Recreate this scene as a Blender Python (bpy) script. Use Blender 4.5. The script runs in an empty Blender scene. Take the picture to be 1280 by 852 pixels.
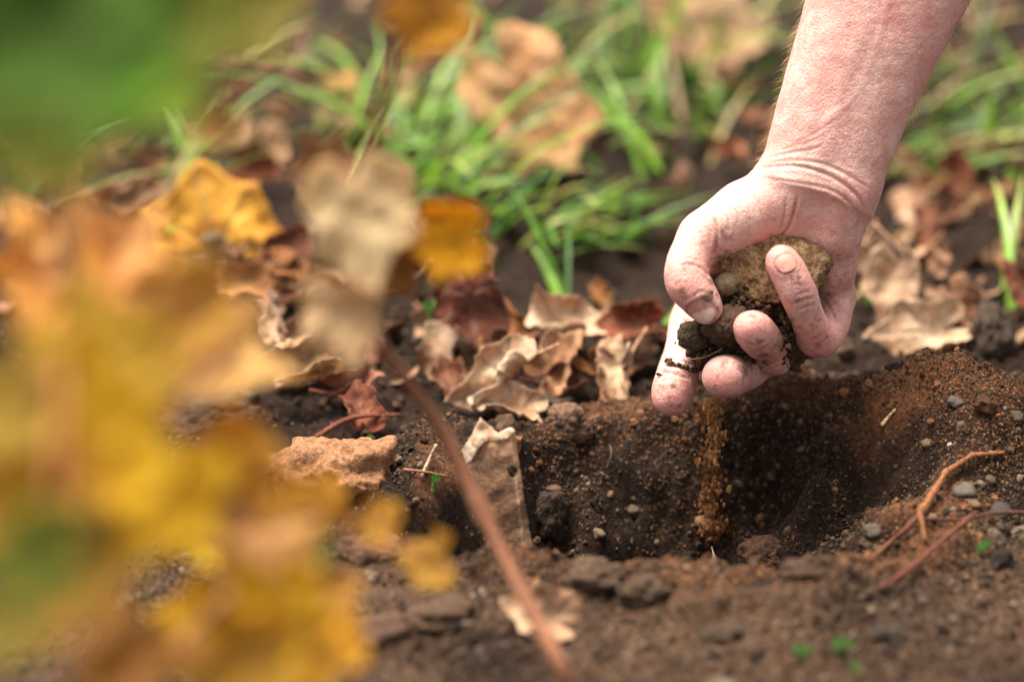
import bpy, math, random
import numpy as np
from mathutils import Vector, Matrix
from mathutils.geometry import delaunay_2d_cdt

# ------------------------------------------------------------------ camera, sky, sun, exposure
SC = bpy.context.scene
COL = SC.collection
PITCH = math.radians(24.0)
DIST = 1.36                      # focus distance (m)
HGT = DIST * math.sin(PITCH + math.atan((600 - 426) / 1280 * .36))
CAM = np.array([0.0, 0.0, HGT])
FWD = np.array([0.0, math.cos(PITCH), -math.sin(PITCH)])
RGT = np.array([1.0, 0.0, 0.0])
UPV = np.array([0.0, math.sin(PITCH), math.cos(PITCH)])

cd = bpy.data.cameras.new('camera')
cd.lens = 100; cd.sensor_width = 36; cd.sensor_fit = 'HORIZONTAL'
cd.clip_start = .02; cd.clip_end = 400
cd.dof.use_dof = True; cd.dof.focus_distance = DIST; cd.dof.aperture_fstop = 2.6
cd.dof.aperture_blades = 9
cam = bpy.data.objects.new('camera', cd); COL.objects.link(cam)
cam.location = CAM; cam.rotation_euler = (math.pi / 2 - PITCH, 0, 0)
SC.camera = cam

SUN_EL, SUN_AZ = math.radians(72), math.radians(-55)      # azimuth clockwise from the view direction (+y)
w = bpy.data.worlds.new('World'); SC.world = w; w.use_nodes = True
nt = w.node_tree; nt.nodes.clear()
sky = nt.nodes.new('ShaderNodeTexSky'); sky.sky_type = 'NISHITA'; sky.sun_disc = False
sky.sun_elevation = SUN_EL; sky.sun_rotation = SUN_AZ; sky.dust_density = 4; sky.air_density = .8
hs = nt.nodes.new('ShaderNodeHueSaturation'); hs.inputs['Saturation'].default_value = .08
bg = nt.nodes.new('ShaderNodeBackground'); bg.inputs['Strength'].default_value = .105
wo = nt.nodes.new('ShaderNodeOutputWorld')
nt.links.new(sky.outputs[0], hs.inputs['Color']); nt.links.new(hs.outputs[0], bg.inputs['Color'])
nt.links.new(bg.outputs[0], wo.inputs['Surface'])
sl = bpy.data.lights.new('sun', 'SUN'); sl.energy = 3.6; sl.angle = math.radians(36); sl.color = (1, .89, .74)
sun = bpy.data.objects.new('sun', sl); COL.objects.link(sun)
sd = Vector((math.sin(SUN_AZ) * math.cos(SUN_EL), math.cos(SUN_AZ) * math.cos(SUN_EL), math.sin(SUN_EL)))
sun.rotation_euler = sd.to_track_quat('Z', 'Y').to_euler(); sun.location = sd * 5
SC.view_settings.view_transform = 'Standard'; SC.view_settings.look = 'None'
SC.view_settings.gamma = 1; SC.view_settings.exposure = 1.5
SC.render.engine = 'CYCLES'; SC.cycles.use_denoising = True

# ------------------------------------------------------------------ helpers
rng = np.random.default_rng(7)
random.seed(7)

def ray(px, py):
    x = (px - 640) / 1280 * .36; y = -(py - 426) / 1280 * .36
    return FWD + x * RGT + y * UPV
def P(px, py, depth):                      # point at a depth along the view axis (m)
    return CAM + depth * ray(px, py)
def G(px, py, z=0.0):                      # point on the level z
    r = ray(px, py); return CAM + r * ((z - CAM[2]) / r[2])

_perm = np.random.default_rng(11).permutation(1024).astype(np.int64)
_val = np.random.default_rng(12).random(1024) * 2 - 1
def vnoise(p):                             # smooth value noise, p (N,3)
    i = np.floor(p).astype(np.int64); f = p - i
    f = f * f * f * (f * (f * 6 - 15) + 10)
    def h(a, b, c):
        return _val[_perm[(_perm[(_perm[a & 1023] + b) & 1023] + c) & 1023]]
    x0, y0, z0 = i[:, 0], i[:, 1], i[:, 2]
    u, v, w_ = f[:, 0], f[:, 1], f[:, 2]
    l = lambda a, b, t: a + (b - a) * t
    return l(l(l(h(x0, y0, z0), h(x0+1, y0, z0), u), l(h(x0, y0+1, z0), h(x0+1, y0+1, z0), u), v),
             l(l(h(x0, y0, z0+1), h(x0+1, y0, z0+1), u), l(h(x0, y0+1, z0+1), h(x0+1, y0+1, z0+1), u), v), w_)
def fbm(p, octv=4, gain=.5):
    s = 0; a = 1
    for k in range(octv):
        s = s + a * vnoise(p * 2.03 ** k + 17.3 * k); a *= gain
    return s
def n2(x, y, scale, octv=4, seed=0., gain=.5):
    p = np.stack([np.ravel(x) / scale, np.ravel(y) / scale, np.full(np.size(x), seed)], 1)
    return fbm(p, octv, gain).reshape(np.shape(x))
def cells(x, y, scale, seed=0):            # distance to the nearest feature point, lumpy soil
    xs, ys = np.ravel(x) / scale, np.ravel(y) / scale
    ix, iy = np.floor(xs).astype(np.int64), np.floor(ys).astype(np.int64)
    d = np.full(xs.shape, 9.); v = np.zeros(xs.shape)
    for a in (-1, 0, 1):
        for b in (-1, 0, 1):
            h = _perm[(_perm[(ix + a + seed) & 1023] + iy + b) & 1023]
            fx = (_val[h] + 1) / 2 + ix + a; fy = (_val[(h + 311) & 1023] + 1) / 2 + iy + b
            dd = (fx - xs) ** 2 + (fy - ys) ** 2
            m = dd < d; d[m] = dd[m]; v[m] = _val[(h[m] + 77) & 1023]
    return np.sqrt(d).reshape(np.shape(x)), v.reshape(np.shape(x))
def sstep(a, b, x):
    t = np.clip((x - a) / (b - a), 0, 1); return t * t * (3 - 2 * t)

def make_mesh(name, verts, faces, smooth=True, attrs=None):
    verts = np.asarray(verts, dtype=np.float32); me = bpy.data.meshes.new(name)
    if not isinstance(faces, np.ndarray):
        me.from_pydata(verts.tolist(), [], [list(map(int, f)) for f in faces])
    else:
        n, k = faces.shape
        me.vertices.add(len(verts)); me.vertices.foreach_set('co', verts.ravel())
        me.loops.add(n * k); me.loops.foreach_set('vertex_index', faces.astype(np.int32).ravel())
        me.polygons.add(n); me.polygons.foreach_set('loop_start', (np.arange(n) * k).astype(np.int32))
        me.update(calc_edges=True); me.validate()
    me.polygons.foreach_set('use_smooth', np.full(len(me.polygons), smooth))
    for an, av in (attrs or {}).items():
        at = me.attributes.new(an, 'FLOAT', 'POINT'); at.data.foreach_set('value', np.asarray(av, dtype=np.float32).ravel())
    me.update(); return me
def obj(name, me, mat, parent=None, loc=None, mw=None):
    if mat and not me.materials: me.materials.append(mat)
    o = bpy.data.objects.new(name, me); COL.objects.link(o)
    if mw is not None: o.matrix_world = mw
    if loc is not None: o.location = loc
    if parent: o.parent = parent
    return o
def tag(o, label, cat, group=None, kind=None):
    o['label'] = label; o['category'] = cat
    if group: o['group'] = group
    if kind: o['kind'] = kind
    return o
def solidify(o, t):
    m = o.modifiers.new('thickness', 'SOLIDIFY'); m.thickness = t; m.offset = 0; return o

# ---- materials
class NB:
    def __init__(s, name):
        s.m = bpy.data.materials.new(name); s.m.use_nodes = True; s.t = s.m.node_tree; s.t.nodes.clear()
        s.out = s.t.nodes.new('ShaderNodeOutputMaterial')
        s.co = s.n('ShaderNodeTexCoord')
    def n(s, typ, **kw):
        x = s.t.nodes.new(typ)
        for k, v in kw.items(): setattr(x, k, v)
        return x
    def L(s, a, b): s.t.links.new(a, b)
    def val(s, sock, v):
        if isinstance(v, bpy.types.NodeSocket): s.L(v, sock)
        else: sock.default_value = v
    def noise(s, scale, detail=4, rough=.55, vec=None, out='Fac'):
        x = s.n('ShaderNodeTexNoise'); x.inputs['Scale'].default_value = scale
        x.inputs['Detail'].default_value = detail; x.inputs['Roughness'].default_value = rough
        s.L(vec or s.co.outputs['Object'], x.inputs['Vector']); return x.outputs[out]
    def voro(s, scale, feat='F1', vec=None, out='Distance'):
        x = s.n('ShaderNodeTexVoronoi'); x.feature = feat; x.inputs['Scale'].default_value = scale
        s.L(vec or s.co.outputs['Object'], x.inputs['Vector']); return x.outputs[out]
    def ramp(s, fac, stops):
        x = s.n('ShaderNodeValToRGB'); e = x.color_ramp.elements
        while len(e) < len(stops): e.new(.5)
        for k, (p, c) in enumerate(stops):
            e[k].position = p; c = (c, c, c) if isinstance(c, (int, float)) else c
            e[k].color = (*c, 1)
        s.L(fac, x.inputs[0]); return x.outputs[0]
    def mix(s, fac, a, b, mode='MIX'):
        x = s.n('ShaderNodeMix', data_type='RGBA', blend_type=mode)
        s.val(x.inputs[0], fac)
        for sock, v in ((x.inputs[6], a), (x.inputs[7], b)):
            s.val(sock, (*v, 1) if isinstance(v, tuple) and len(v) == 3 else v)
        return x.outputs[2]
    def math(s, op, a, b=0.):
        x = s.n('ShaderNodeMath', operation=op); s.val(x.inputs[0], a); s.val(x.inputs[1], b); return x.outputs[0]
    def attr(s, name, out='Fac'):
        x = s.n('ShaderNodeAttribute'); x.attribute_name = name; return x.outputs[out]
    def bump(s, h, strength, dist, normal=None):
        x = s.n('ShaderNodeBump'); x.inputs['Strength'].default_value = strength; x.inputs['Distance'].default_value = dist
        s.L(h, x.inputs['Height'])
        if normal: s.L(normal, x.inputs['Normal'])
        return x.outputs[0]
    def bsdf(s, col, rough=.7, normal=None, spec=.4, sss=0, sss_r=None, sss_s=.005, trans=0, trcol=None):
        p = s.n('ShaderNodeBsdfPrincipled')
        s.val(p.inputs['Base Color'], (*col, 1) if isinstance(col, tuple) and len(col) == 3 else col)
        s.val(p.inputs['Roughness'], rough); s.val(p.inputs['Specular IOR Level'], spec)
        if normal: s.L(normal, p.inputs['Normal'])
        if sss:
            p.inputs['Subsurface Weight'].default_value = sss
            p.inputs['Subsurface Radius'].default_value = sss_r; p.inputs['Subsurface Scale'].default_value = sss_s
        o = p.outputs[0]
        if trans:
            tr = s.n('ShaderNodeBsdfTranslucent'); s.val(tr.inputs['Color'], trcol or col)
            mx = s.n('ShaderNodeMixShader'); mx.inputs[0].default_value = trans
            s.L(o, mx.inputs[1]); s.L(tr.outputs[0], mx.inputs[2]); o = mx.outputs[0]
        s.L(o, s.out.inputs['Surface']); return s.m

def mat_ground():
    b = NB('soil')
    dry = b.attr('dry'); red = b.attr('red')
    n1 = b.noise(60, 6, .65); n2_ = b.noise(420, 4, .7); n3 = b.noise(1500, 3, .7)
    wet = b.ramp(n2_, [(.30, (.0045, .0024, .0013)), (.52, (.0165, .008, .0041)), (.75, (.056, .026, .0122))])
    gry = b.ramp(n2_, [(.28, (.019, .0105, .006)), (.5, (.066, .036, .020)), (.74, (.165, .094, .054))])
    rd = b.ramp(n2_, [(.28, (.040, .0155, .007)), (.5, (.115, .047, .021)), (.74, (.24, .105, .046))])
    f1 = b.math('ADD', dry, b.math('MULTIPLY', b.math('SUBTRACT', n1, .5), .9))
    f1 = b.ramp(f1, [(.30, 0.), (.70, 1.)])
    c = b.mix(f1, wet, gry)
    f2 = b.math('ADD', red, b.math('MULTIPLY', b.math('SUBTRACT', n1, .5), .8))
    f2 = b.ramp(f2, [(.38, 0.), (.72, 1.)])
    c = b.mix(f2, c, rd)
    sp = b.ramp(b.voro(700, out='Color'), [(.90, 0.), (.93, 1.)])
    c = b.mix(b.math('MULTIPLY', sp, .5), c, (.20, .17, .13))
    h = b.math('ADD', b.math('MULTIPLY', n2_, 1.), b.math('MULTIPLY', n3, .5))
    nm = b.bump(h, .9, .0022)
    return b.bsdf(c, .92, nm, .2)
def mat_crumb(name, cols, bscale=900):
    b = NB(name); r = b.attr('rnd')
    k = len(cols) - 1
    c = b.ramp(r, [(i / k, cc) for i, cc in enumerate(cols)])
    n = b.noise(bscale, 3, .7)
    c = b.mix(1., c, b.ramp(n, [(.25, .55), (.75, 1.35)]), 'MULTIPLY')
    return b.bsdf(c, .9, b.bump(n, .6, .0008), .25)
def mat_leaf(name, trans=.25, vein=.5, spots=.5, scale=1., stain=False, blotch=.75):
    b = NB(name); oi = b.n('ShaderNodeObjectInfo'); col = oi.outputs['Color']
    rv = b.n('ShaderNodeVectorMath', operation='ADD'); b.L(b.co.outputs['Object'], rv.inputs[0])
    sc = b.n('ShaderNodeVectorMath', operation='SCALE'); sc.inputs['Scale'].default_value = 9
    cb = b.n('ShaderNodeCombineXYZ'); b.L(oi.outputs['Random'], cb.inputs[0]); b.L(oi.outputs['Random'], cb.inputs[2])
    b.L(cb.outputs[0], sc.inputs[0]); b.L(sc.outputs[0], rv.inputs[1]); v = rv.outputs[0]
    big = b.noise(38 * scale, 4, .6, v); fine = b.noise(300 * scale, 4, .7, v)
    c = b.mix(b.ramp(big, [(.35, 0.), (.68, blotch)]), col, b.mix(1., col, (.50, .30, .20), 'MULTIPLY'))
    c = b.mix(.55, c, b.ramp(fine, [(.25, .35), (.5, .9), (.8, 1.25)]), 'MULTIPLY')
    sp = b.ramp(b.noise(120 * scale, 3, .6, v), [(.62, 0.), (.72, 1.)])
    c = b.mix(b.math('MULTIPLY', sp, spots), c, b.mix(1., col, (.28, .16, .11), 'MULTIPLY'))
    if stain:
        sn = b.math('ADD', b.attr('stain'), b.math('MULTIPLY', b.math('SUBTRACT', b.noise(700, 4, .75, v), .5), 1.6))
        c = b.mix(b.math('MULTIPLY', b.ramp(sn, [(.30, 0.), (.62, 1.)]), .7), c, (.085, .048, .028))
    vv = b.attr('vein')
    c = b.mix(b.math('MULTIPLY', vv, vein), c, b.mix(.5, col, (.62, .45, .28)))
    nm = b.bump(b.math('ADD', b.math('ADD', fine, b.math('MULTIPLY', vv, 1.5)), b.math('MULTIPLY', b.noise(90 * scale, 3, .6, v), 2.)), .7, .002)
    return b.bsdf(c, .78, nm, .22, trans=trans)
def mat_plain(name, col, var=.35, scale=300, rough=.75, bdist=.001, trans=0, useobj=False):
    b = NB(name); n = b.noise(scale, 4, .65)
    base = col
    if useobj: base = b.n('ShaderNodeObjectInfo').outputs['Color']
    c = b.mix(1., base, b.ramp(n, [(.25, 1 - var), (.75, 1 + var)]), 'MULTIPLY')
    return b.bsdf(c, rough, b.bump(n, .6, bdist), .35, trans=trans)
def mat_rock():
    b = NB('rock_brown')
    n1 = b.noise(130, 6, .78); n2_ = b.noise(700, 4, .75); v = b.voro(520, out='Color')
    c = b.ramp(n1, [(.30, (.045, .023, .010)), (.43, (.22, .115, .048)), (.54, (.50, .30, .135)), (.72, (.80, .58, .34))])
    c = b.mix(.85, c, b.ramp(n2_, [(.30, .22), (.5, .95), (.72, 1.8)]), 'MULTIPLY')
    c = b.mix(b.ramp(v, [(.86, 0.), (.9, .6)]), c, (.55, .43, .27))
    c = b.mix(b.ramp(b.noise(45, 3), [(.56, 0.), (.7, .6)]), c, (.16, .062, .018))
    nm = b.bump(b.math('ADD', n1, n2_), 1., .0036)
    return b.bsdf(c, .72, nm, .4)
def mat_skin():
    b = NB('skin'); red = b.attr('red'); pale = b.attr('pale'); dirt = b.attr('dirt'); cre = b.attr('crease')
    n1 = b.noise(55, 4, .6); n2_ = b.noise(260, 4, .65); n3 = b.noise(900, 3, .6)
    c = b.mix(b.ramp(n1, [(.36, 0.), (.64, 1.)]), (.57, .285, .245), (.71, .45, .40))
    c = b.mix(b.math('MULTIPLY', b.ramp(n2_, [(.44, 0.), (.62, 1.)]), .52), c, (.54, .20, .17))
    c = b.mix(b.math('MULTIPLY', b.ramp(b.noise(620, 3, .7), [(.50, 0.), (.66, 1.)]), .25), c, (.46, .17, .135))
    c = b.mix(b.math('MULTIPLY', red, .75), c, (.62, .21, .17))
    c = b.mix(b.math('MULTIPLY', pale, .8), c, (.76, .55, .44))
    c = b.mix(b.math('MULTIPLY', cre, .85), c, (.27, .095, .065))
    dn = b.math('ADD', dirt, b.math('MULTIPLY', b.math('SUBTRACT', n2_, .5), 1.3))
    dm = b.ramp(dn, [(.30, 0.), (.62, 1.)])
    c = b.mix(b.math('MULTIPLY', dm, .82), c, (.10, .052, .030))
    sp = b.ramp(b.noise(330, 2, .4), [(.675, 0.), (.71, 1.)])
    c = b.mix(b.math('MULTIPLY', b.math('MULTIPLY', sp, .55), b.ramp(b.attr('speck'), [(0., 0.), (1., 1.)])), c, (.15, .075, .045))
    vo = b.voro(1050); h = b.math('ADD', b.math('MULTIPLY', vo, .55), b.math('MULTIPLY', n3, .5))
    h = b.math('ADD', h, b.math('MULTIPLY', n2_, .32))
    ve = b.n('ShaderNodeTexVoronoi'); ve.feature = 'DISTANCE_TO_EDGE'; ve.inputs['Scale'].default_value = 560
    mp = b.n('ShaderNodeMapping'); mp.inputs['Scale'].default_value = (1., 1., .45); b.L(b.co.outputs['Object'], mp.inputs['Vector']); b.L(mp.outputs[0], ve.inputs['Vector'])
    h = b.math('ADD', h, b.math('MULTIPLY', b.math('MINIMUM', ve.outputs['Distance'], .12), 5.))
    nm = b.bump(h, .42, .0007)
    return b.bsdf(c, b.math('ADD', .46, b.math('MULTIPLY', dm, .35)), nm, .42, sss=.09, sss_r=(1., .38, .22), sss_s=.006)

M_GROUND = mat_ground()
SOILC = [(.012, .007, .0045), (.022, .0125, .0075), (.034, .020, .012), (.05, .030, .018), (.075, .038, .019), (.09, .055, .034), (.16, .12, .085)]
M_CRUMB = mat_crumb('crumb', SOILC)
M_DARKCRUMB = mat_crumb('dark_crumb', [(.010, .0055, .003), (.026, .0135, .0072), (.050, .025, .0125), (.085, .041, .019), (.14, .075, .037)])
M_HELD = mat_crumb('held_crumb', [(.012, .0065, .0035), (.032, .018, .010), (.06, .033, .018), (.10, .055, .028), (.20, .12, .065)])
M_RIMCRUMB = mat_crumb('rim_crumb', [(.03, .013, .006), (.08, .034, .014), (.15, .066, .028), (.23, .11, .05)])
M_REDCRUMB = mat_crumb('red_crumb', [(.07, .028, .010), (.22, .088, .030), (.42, .18, .060), (.62, .32, .12)])
M_STONE = mat_plain('stone', (.2, .2, .2), .4, 260, .8, .0012, useobj=True)
M_CLOD = mat_plain('clod', (.2, .2, .2), .75, 420, .95, .0045, useobj=True)
M_ROCK = mat_rock()
M_SKIN = mat_skin()
M_DRY = mat_leaf('dry_leaf', .22, .45, .75, 1., False, .95)
M_LIVE = mat_leaf('vine_leaf', .6, .35, .2, 1., False, .35)
M_TORN = mat_leaf('torn_leaf', .10, .75, .9, 1.8, True)
M_STEM = mat_plain('stem', (.2, .1, .05), .85, 700, .9, .003, useobj=True)
M_GRASS = mat_plain('grass_blade', (.11, .30, .035), .5, 30, .5, .0004, trans=.4)
M_NAIL = NB('nail')
M_NAIL = M_NAIL.bsdf(M_NAIL.mix(M_NAIL.ramp(M_NAIL.noise(420, 4), [(.42, 0.), (.75, .6)]), M_NAIL.n('ShaderNodeObjectInfo').outputs['Color'], (.34, .17, .12)), .5, None, .5, sss=.1, sss_r=(1, .4, .25), sss_s=.003)
M_HAIR = NB('hair').bsdf((.50, .30, .15), .5)

# ------------------------------------------------------------------ ground
HC = G(862, 622)                           # hole centre
HA, HB = .114, .084
LC = G(578, 655)                           # the side pocket under the clod
MC = G(1185, 560)
def height(x, y):
    z = .010 * n2(x, y, .16, 3, 1.5) + .0045 * n2(x, y, .035, 3, 2.5) + .0016 * n2(x, y, .010, 3, 3.5)
    cd_, cv = cells(x, y, .021, 5); cd2, cv2 = cells(x, y, .0085, 9)
    lump = np.clip(.62 - cd_, 0, 1) * (cv > -.1) * (.5 + .5 * cv)
    lump2 = np.clip(.6 - cd2, 0, 1) * (.3 + .7 * (cv2 > 0))
    rr = np.sqrt(((x - HC[0]) / HA) ** 2 + ((y - HC[1]) / HB) ** 2) + .20 * n2(x, y, .045, 3, 7.1)
    hole = 1 - sstep(.30, 1.08, rr)
    rl = np.sqrt(((x - LC[0]) / .056) ** 2 + ((y - LC[1]) / .042) ** 2) + .22 * n2(x, y, .03, 3, 8.1)
    hole2 = 1 - sstep(.35, 1.05, rl)
    inside = np.maximum(hole, hole2)
    z = z + (lump * .0075 + lump2 * .0035) * (1 - .55 * inside)
    # spoil heap on the right, ridges round the rim
    mx, my = (x - MC[0]), (y - MC[1])
    z = z + .030 * np.exp(-(mx / .062) ** 2 - (my / .045) ** 2)
    z = z + .016 * np.exp(-((mx - .08) / .07) ** 2 - ((my + .01) / .05) ** 2)
    rim = np.exp(-((rr - 1.16) / .16) ** 2)
    far = sstep(-.02, .05, y - HC[1])
    z = z + rim * (.010 * far + .008 * (1 - far))
    z = z - .066 * hole - .046 * hole2 * (1 - hole)
    z = z + .006 * n2(x, y, .022, 4, 41., .6) * sstep(.05, .5, inside) + .0025 * n2(x, y, .006, 3, 43., .6) * sstep(.05, .5, inside)
    # far ground undulates a little
    z = z + .03 * n2(x, y, .9, 2, 21.) * sstep(1.6, 2.6, np.hypot(x, y)) 
    return z, rr, inside
def axis_coords(lo, hi, step, far):
    core = np.arange(lo, hi + step / 2, step); out = [core]
    s, c, right = step, hi, []
    while c < far: s *= 1.07; c += s; right.append(c)
    s, c, left = step, lo, []
    while c > -far: s *= 1.07; c -= s; left.append(c)
    return np.concatenate([left[::-1], core, right])
gx = axis_coords(-.30, .37, .0016, 60.); gy = axis_coords(.98, 1.46, .0016, 60.)
X, Y = np.meshgrid(gx, gy); Z, RR, INS = height(X, Y)
farmask = np.hypot(X, Y) > 6
Z[farmask] *= .3
nx, ny = len(gx), len(gy)
ii = (np.arange(ny - 1)[:, None] * nx + np.arange(nx - 1)[None]).ravel()
gf = np.stack([ii, ii + 1, ii + nx + 1, ii + nx], 1)
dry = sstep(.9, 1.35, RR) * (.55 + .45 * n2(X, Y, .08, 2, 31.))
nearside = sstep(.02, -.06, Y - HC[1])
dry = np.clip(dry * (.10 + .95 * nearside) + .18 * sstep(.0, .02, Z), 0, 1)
redm = np.exp(-((RR - 1.12) / .22) ** 2) * (.66 + .5 * n2(X, Y, .06, 2, 33.)) + .75 * np.exp(-((X - MC[0]) / .06) ** 2 - ((Y - MC[1] - .01) / .04) ** 2)
redm = np.clip(redm, 0, 1) * sstep(-.10, .02, X - HC[0] + .09)
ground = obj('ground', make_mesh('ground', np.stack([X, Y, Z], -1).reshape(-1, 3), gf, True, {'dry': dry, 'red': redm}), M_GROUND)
ground['kind'] = 'structure'; ground['label'] = 'dark brown garden soil with a freshly dug hole'
ZG = Z.reshape(ny, nx)
def hgrid(x, y):                           # bilinear look-up in the ground sheet
    x, y = np.atleast_1d(x).astype(float), np.atleast_1d(y).astype(float)
    i = np.clip(np.searchsorted(gx, x) - 1, 0, nx - 2); j = np.clip(np.searchsorted(gy, y) - 1, 0, ny - 2)
    a = (x - gx[i]) / (gx[i+1] - gx[i]); b_ = (y - gy[j]) / (gy[j+1] - gy[j])
    return (ZG[j, i] * (1-a) + ZG[j, i+1] * a) * (1-b_) + (ZG[j+1, i] * (1-a) + ZG[j+1, i+1] * a) * b_
def hz(x, y): return float(hgrid(x, y)[0])
def on_ground(px, py):                     # where a pixel's ray meets the soil
    r = ray(px, py); t0 = (0.09 - CAM[2]) / r[2]; t = t0 + np.arange(600) * .001
    p = CAM + r * t[:, None]; k = np.argmax(p[:, 2] < hgrid(p[:, 0], p[:, 1]))
    return p[k]

# ---- lumps: icospheres with noise
def ico(sub):
    import bmesh
    bm = bmesh.new(); bmesh.ops.create_icosphere(bm, subdivisions=sub, radius=1)
    v = np.array([x.co[:] for x in bm.verts]); f = np.array([[q.index for q in p.verts] for p in bm.faces]); bm.free(); return v, f
ICO = {k: ico(k) for k in (1, 2, 3, 4, 5, 6)}
def lump_verts(sub, seed, rough=.25, freq=1.4, flat=0, planes=0):
    v, f = ICO[sub]; v = v.copy(); r = np.random.default_rng(seed)
    rad = np.ones(len(v))
    if planes:
        nn = r.normal(size=(planes, 3)); nn /= np.linalg.norm(nn, axis=1)[:, None]; dd = r.uniform(.62, .95, planes)
        dot = np.clip(v @ nn.T, .05, None); rad = np.minimum(1.05, (dd / dot).min(1))
    rad = rad * (1 + rough * fbm(v * freq + seed * 3.7, 4, .55))
    if sub >= 5: rad = rad * (1 + .05 * fbm(v * 9 + seed, 3, .6))
    return v * rad[:, None], f
def scatter(pts, sizes, sub=1, nvar=24, seed=0, rough=.35, stretch=None):
    """many lumps joined into one mesh"""
    r = np.random.default_rng(seed); n = len(pts)
    V0, f = ICO[sub] if sub else (np.array([[1, 0, 0], [-1, 0, 0], [0, 1, 0], [0, -1, 0], [0, 0, 1], [0, 0, -1.]]),
        np.array([[0, 2, 4], [2, 1, 4], [1, 3, 4], [3, 0, 4], [2, 0, 5], [1, 2, 5], [3, 1, 5], [0, 3, 5]]))
    var = []
    for k in range(nvar):
        q = r.normal(size=(3, 3)); q, _ = np.linalg.qr(q)
        s = r.uniform(.6, 1.25, 3)
        vv = V0 * (1 + rough * r.uniform(-1, 1, len(V0)))[:, None] * s
        var.append(vv @ q)
    var = np.array(var); pick = r.integers(0, nvar, n)
    VV = var[pick] * np.asarray(sizes)[:, None, None]
    if stretch is not None: VV = VV * stretch
    VV = VV + np.asarray(pts)[:, None, :]
    F = (f[None] + (np.arange(n) * len(V0))[:, None, None]).reshape(-1, 3)
    return VV.reshape(-1, 3), F, np.repeat(r.random(n), len(V0))

# ---- crumbs over the soil
def crumb_field(n, xr, yr, smin, smax, sub, seed, bias=None, power=2.5):
    r = np.random.default_rng(seed)
    x = r.uniform(*xr, n * 3); y = r.uniform(*yr, n * 3)
    cl = n2(x, y, .03, 3, seed + .5)
    keep = r.random(n * 3) < np.clip(.45 + .7 * cl, .03, 1)
    x, y = x[keep][:n], y[keep][:n]
    s = smin + (smax - smin) * r.random(len(x)) ** power
    z, rr, ins = height(x, y)
    return np.stack([x, y, z + s * .35], 1), s, rr, ins
cx0, cx1 = -.28, .36
CR = [crumb_field(46000, (cx0, cx1), (1.0, 1.40), .0004, .0013, 0, 41),
      crumb_field(12000, (cx0, cx1), (.98, 1.42), .0008, .0022, 1, 42, power=3.5),
      crumb_field(42000, (HC[0] - .10, .30), (HC[1] - .10, HC[1] + .11), .0003, .0009, 0, 44, power=2.),
      crumb_field(750, (-.34, .42), (.92, 1.6), .0020, .0055, 2, 43, power=3.5)]
for (pts, s, rr, ins), sub, sd_ in zip(CR, (0, 1, 0, 2), (1, 2, 4, 3)):
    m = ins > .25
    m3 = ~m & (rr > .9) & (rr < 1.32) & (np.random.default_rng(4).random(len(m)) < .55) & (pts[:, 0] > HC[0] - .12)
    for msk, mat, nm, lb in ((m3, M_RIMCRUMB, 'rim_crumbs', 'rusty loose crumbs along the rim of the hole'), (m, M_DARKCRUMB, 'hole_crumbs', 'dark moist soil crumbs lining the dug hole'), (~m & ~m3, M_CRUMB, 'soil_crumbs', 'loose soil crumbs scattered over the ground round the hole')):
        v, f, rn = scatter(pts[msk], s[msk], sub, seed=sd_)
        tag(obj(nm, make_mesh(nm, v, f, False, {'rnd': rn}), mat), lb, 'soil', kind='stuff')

# ------------------------------------------------------------------ the hand: one continuous surface grown from a distance field
def H(px, py, z):                          # pixel + cm towards the camera -> cm in a frame parallel to the view
    d = DIST * 100 - z
    return np.array([(px - 640) / 1280 * .36 * d, -(py - 426) / 1280 * .36 * d, z])
VOX = .072
LO = np.array([5.6, -5.6, -9.6]); HI = np.array([25.5, 26.5, 4.8])
DIM = np.ceil((HI - LO) / VOX).astype(int)
ax = [LO[k] + VOX * np.arange(DIM[k]) for k in range(3)]
def box_of(lo, hi):
    a = np.clip(np.floor((lo - LO) / VOX).astype(int), 0, DIM - 1); b_ = np.clip(np.ceil((hi - LO) / VOX).astype(int) + 1, 1, DIM)
    return tuple(slice(a[k], b_[k]) for k in range(3))
def grid_of(sl_):
    return (ax[0][sl_[0]][:, None, None].astype(np.float32), ax[1][sl_[1]][None, :, None].astype(np.float32), ax[2][sl_[2]][None, None, :].astype(np.float32))
def cone(g, a, b_, ra, rb):
    ab = b_ - a; L2 = float(ab @ ab) + 1e-9
    t = np.clip(((g[0] - a[0]) * ab[0] + (g[1] - a[1]) * ab[1] + (g[2] - a[2]) * ab[2]) / L2, 0, 1)
    return np.sqrt((g[0] - a[0] - t * ab[0]) ** 2 + (g[1] - a[1] - t * ab[1]) ** 2 + (g[2] - a[2] - t * ab[2]) ** 2) - (ra + (rb - ra) * t)
def smin(a, b_, k):
    h = np.clip(.5 + .5 * (b_ - a) / k, 0, 1); return b_ + (a - b_) * h - k * h * (1 - h)
def spline(pts, sub=6):                    # Catmull-Rom through rows (x,y,z,r)
    p = np.array(pts, float); p = np.vstack([2 * p[0] - p[1], p, 2 * p[-1] - p[-2]]); out = []
    for i in range(1, len(p) - 2):
        for t in np.arange(sub) / sub:
            out.append(.5 * (2 * p[i] + (p[i+1] - p[i-1]) * t + (2*p[i-1] - 5*p[i] + 4*p[i+1] - p[i+2]) * t**2 + (3*p[i] - p[i-1] - 3*p[i+1] + p[i+2]) * t**3))
    out.append(p[-2]); return np.array(out)
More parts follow.
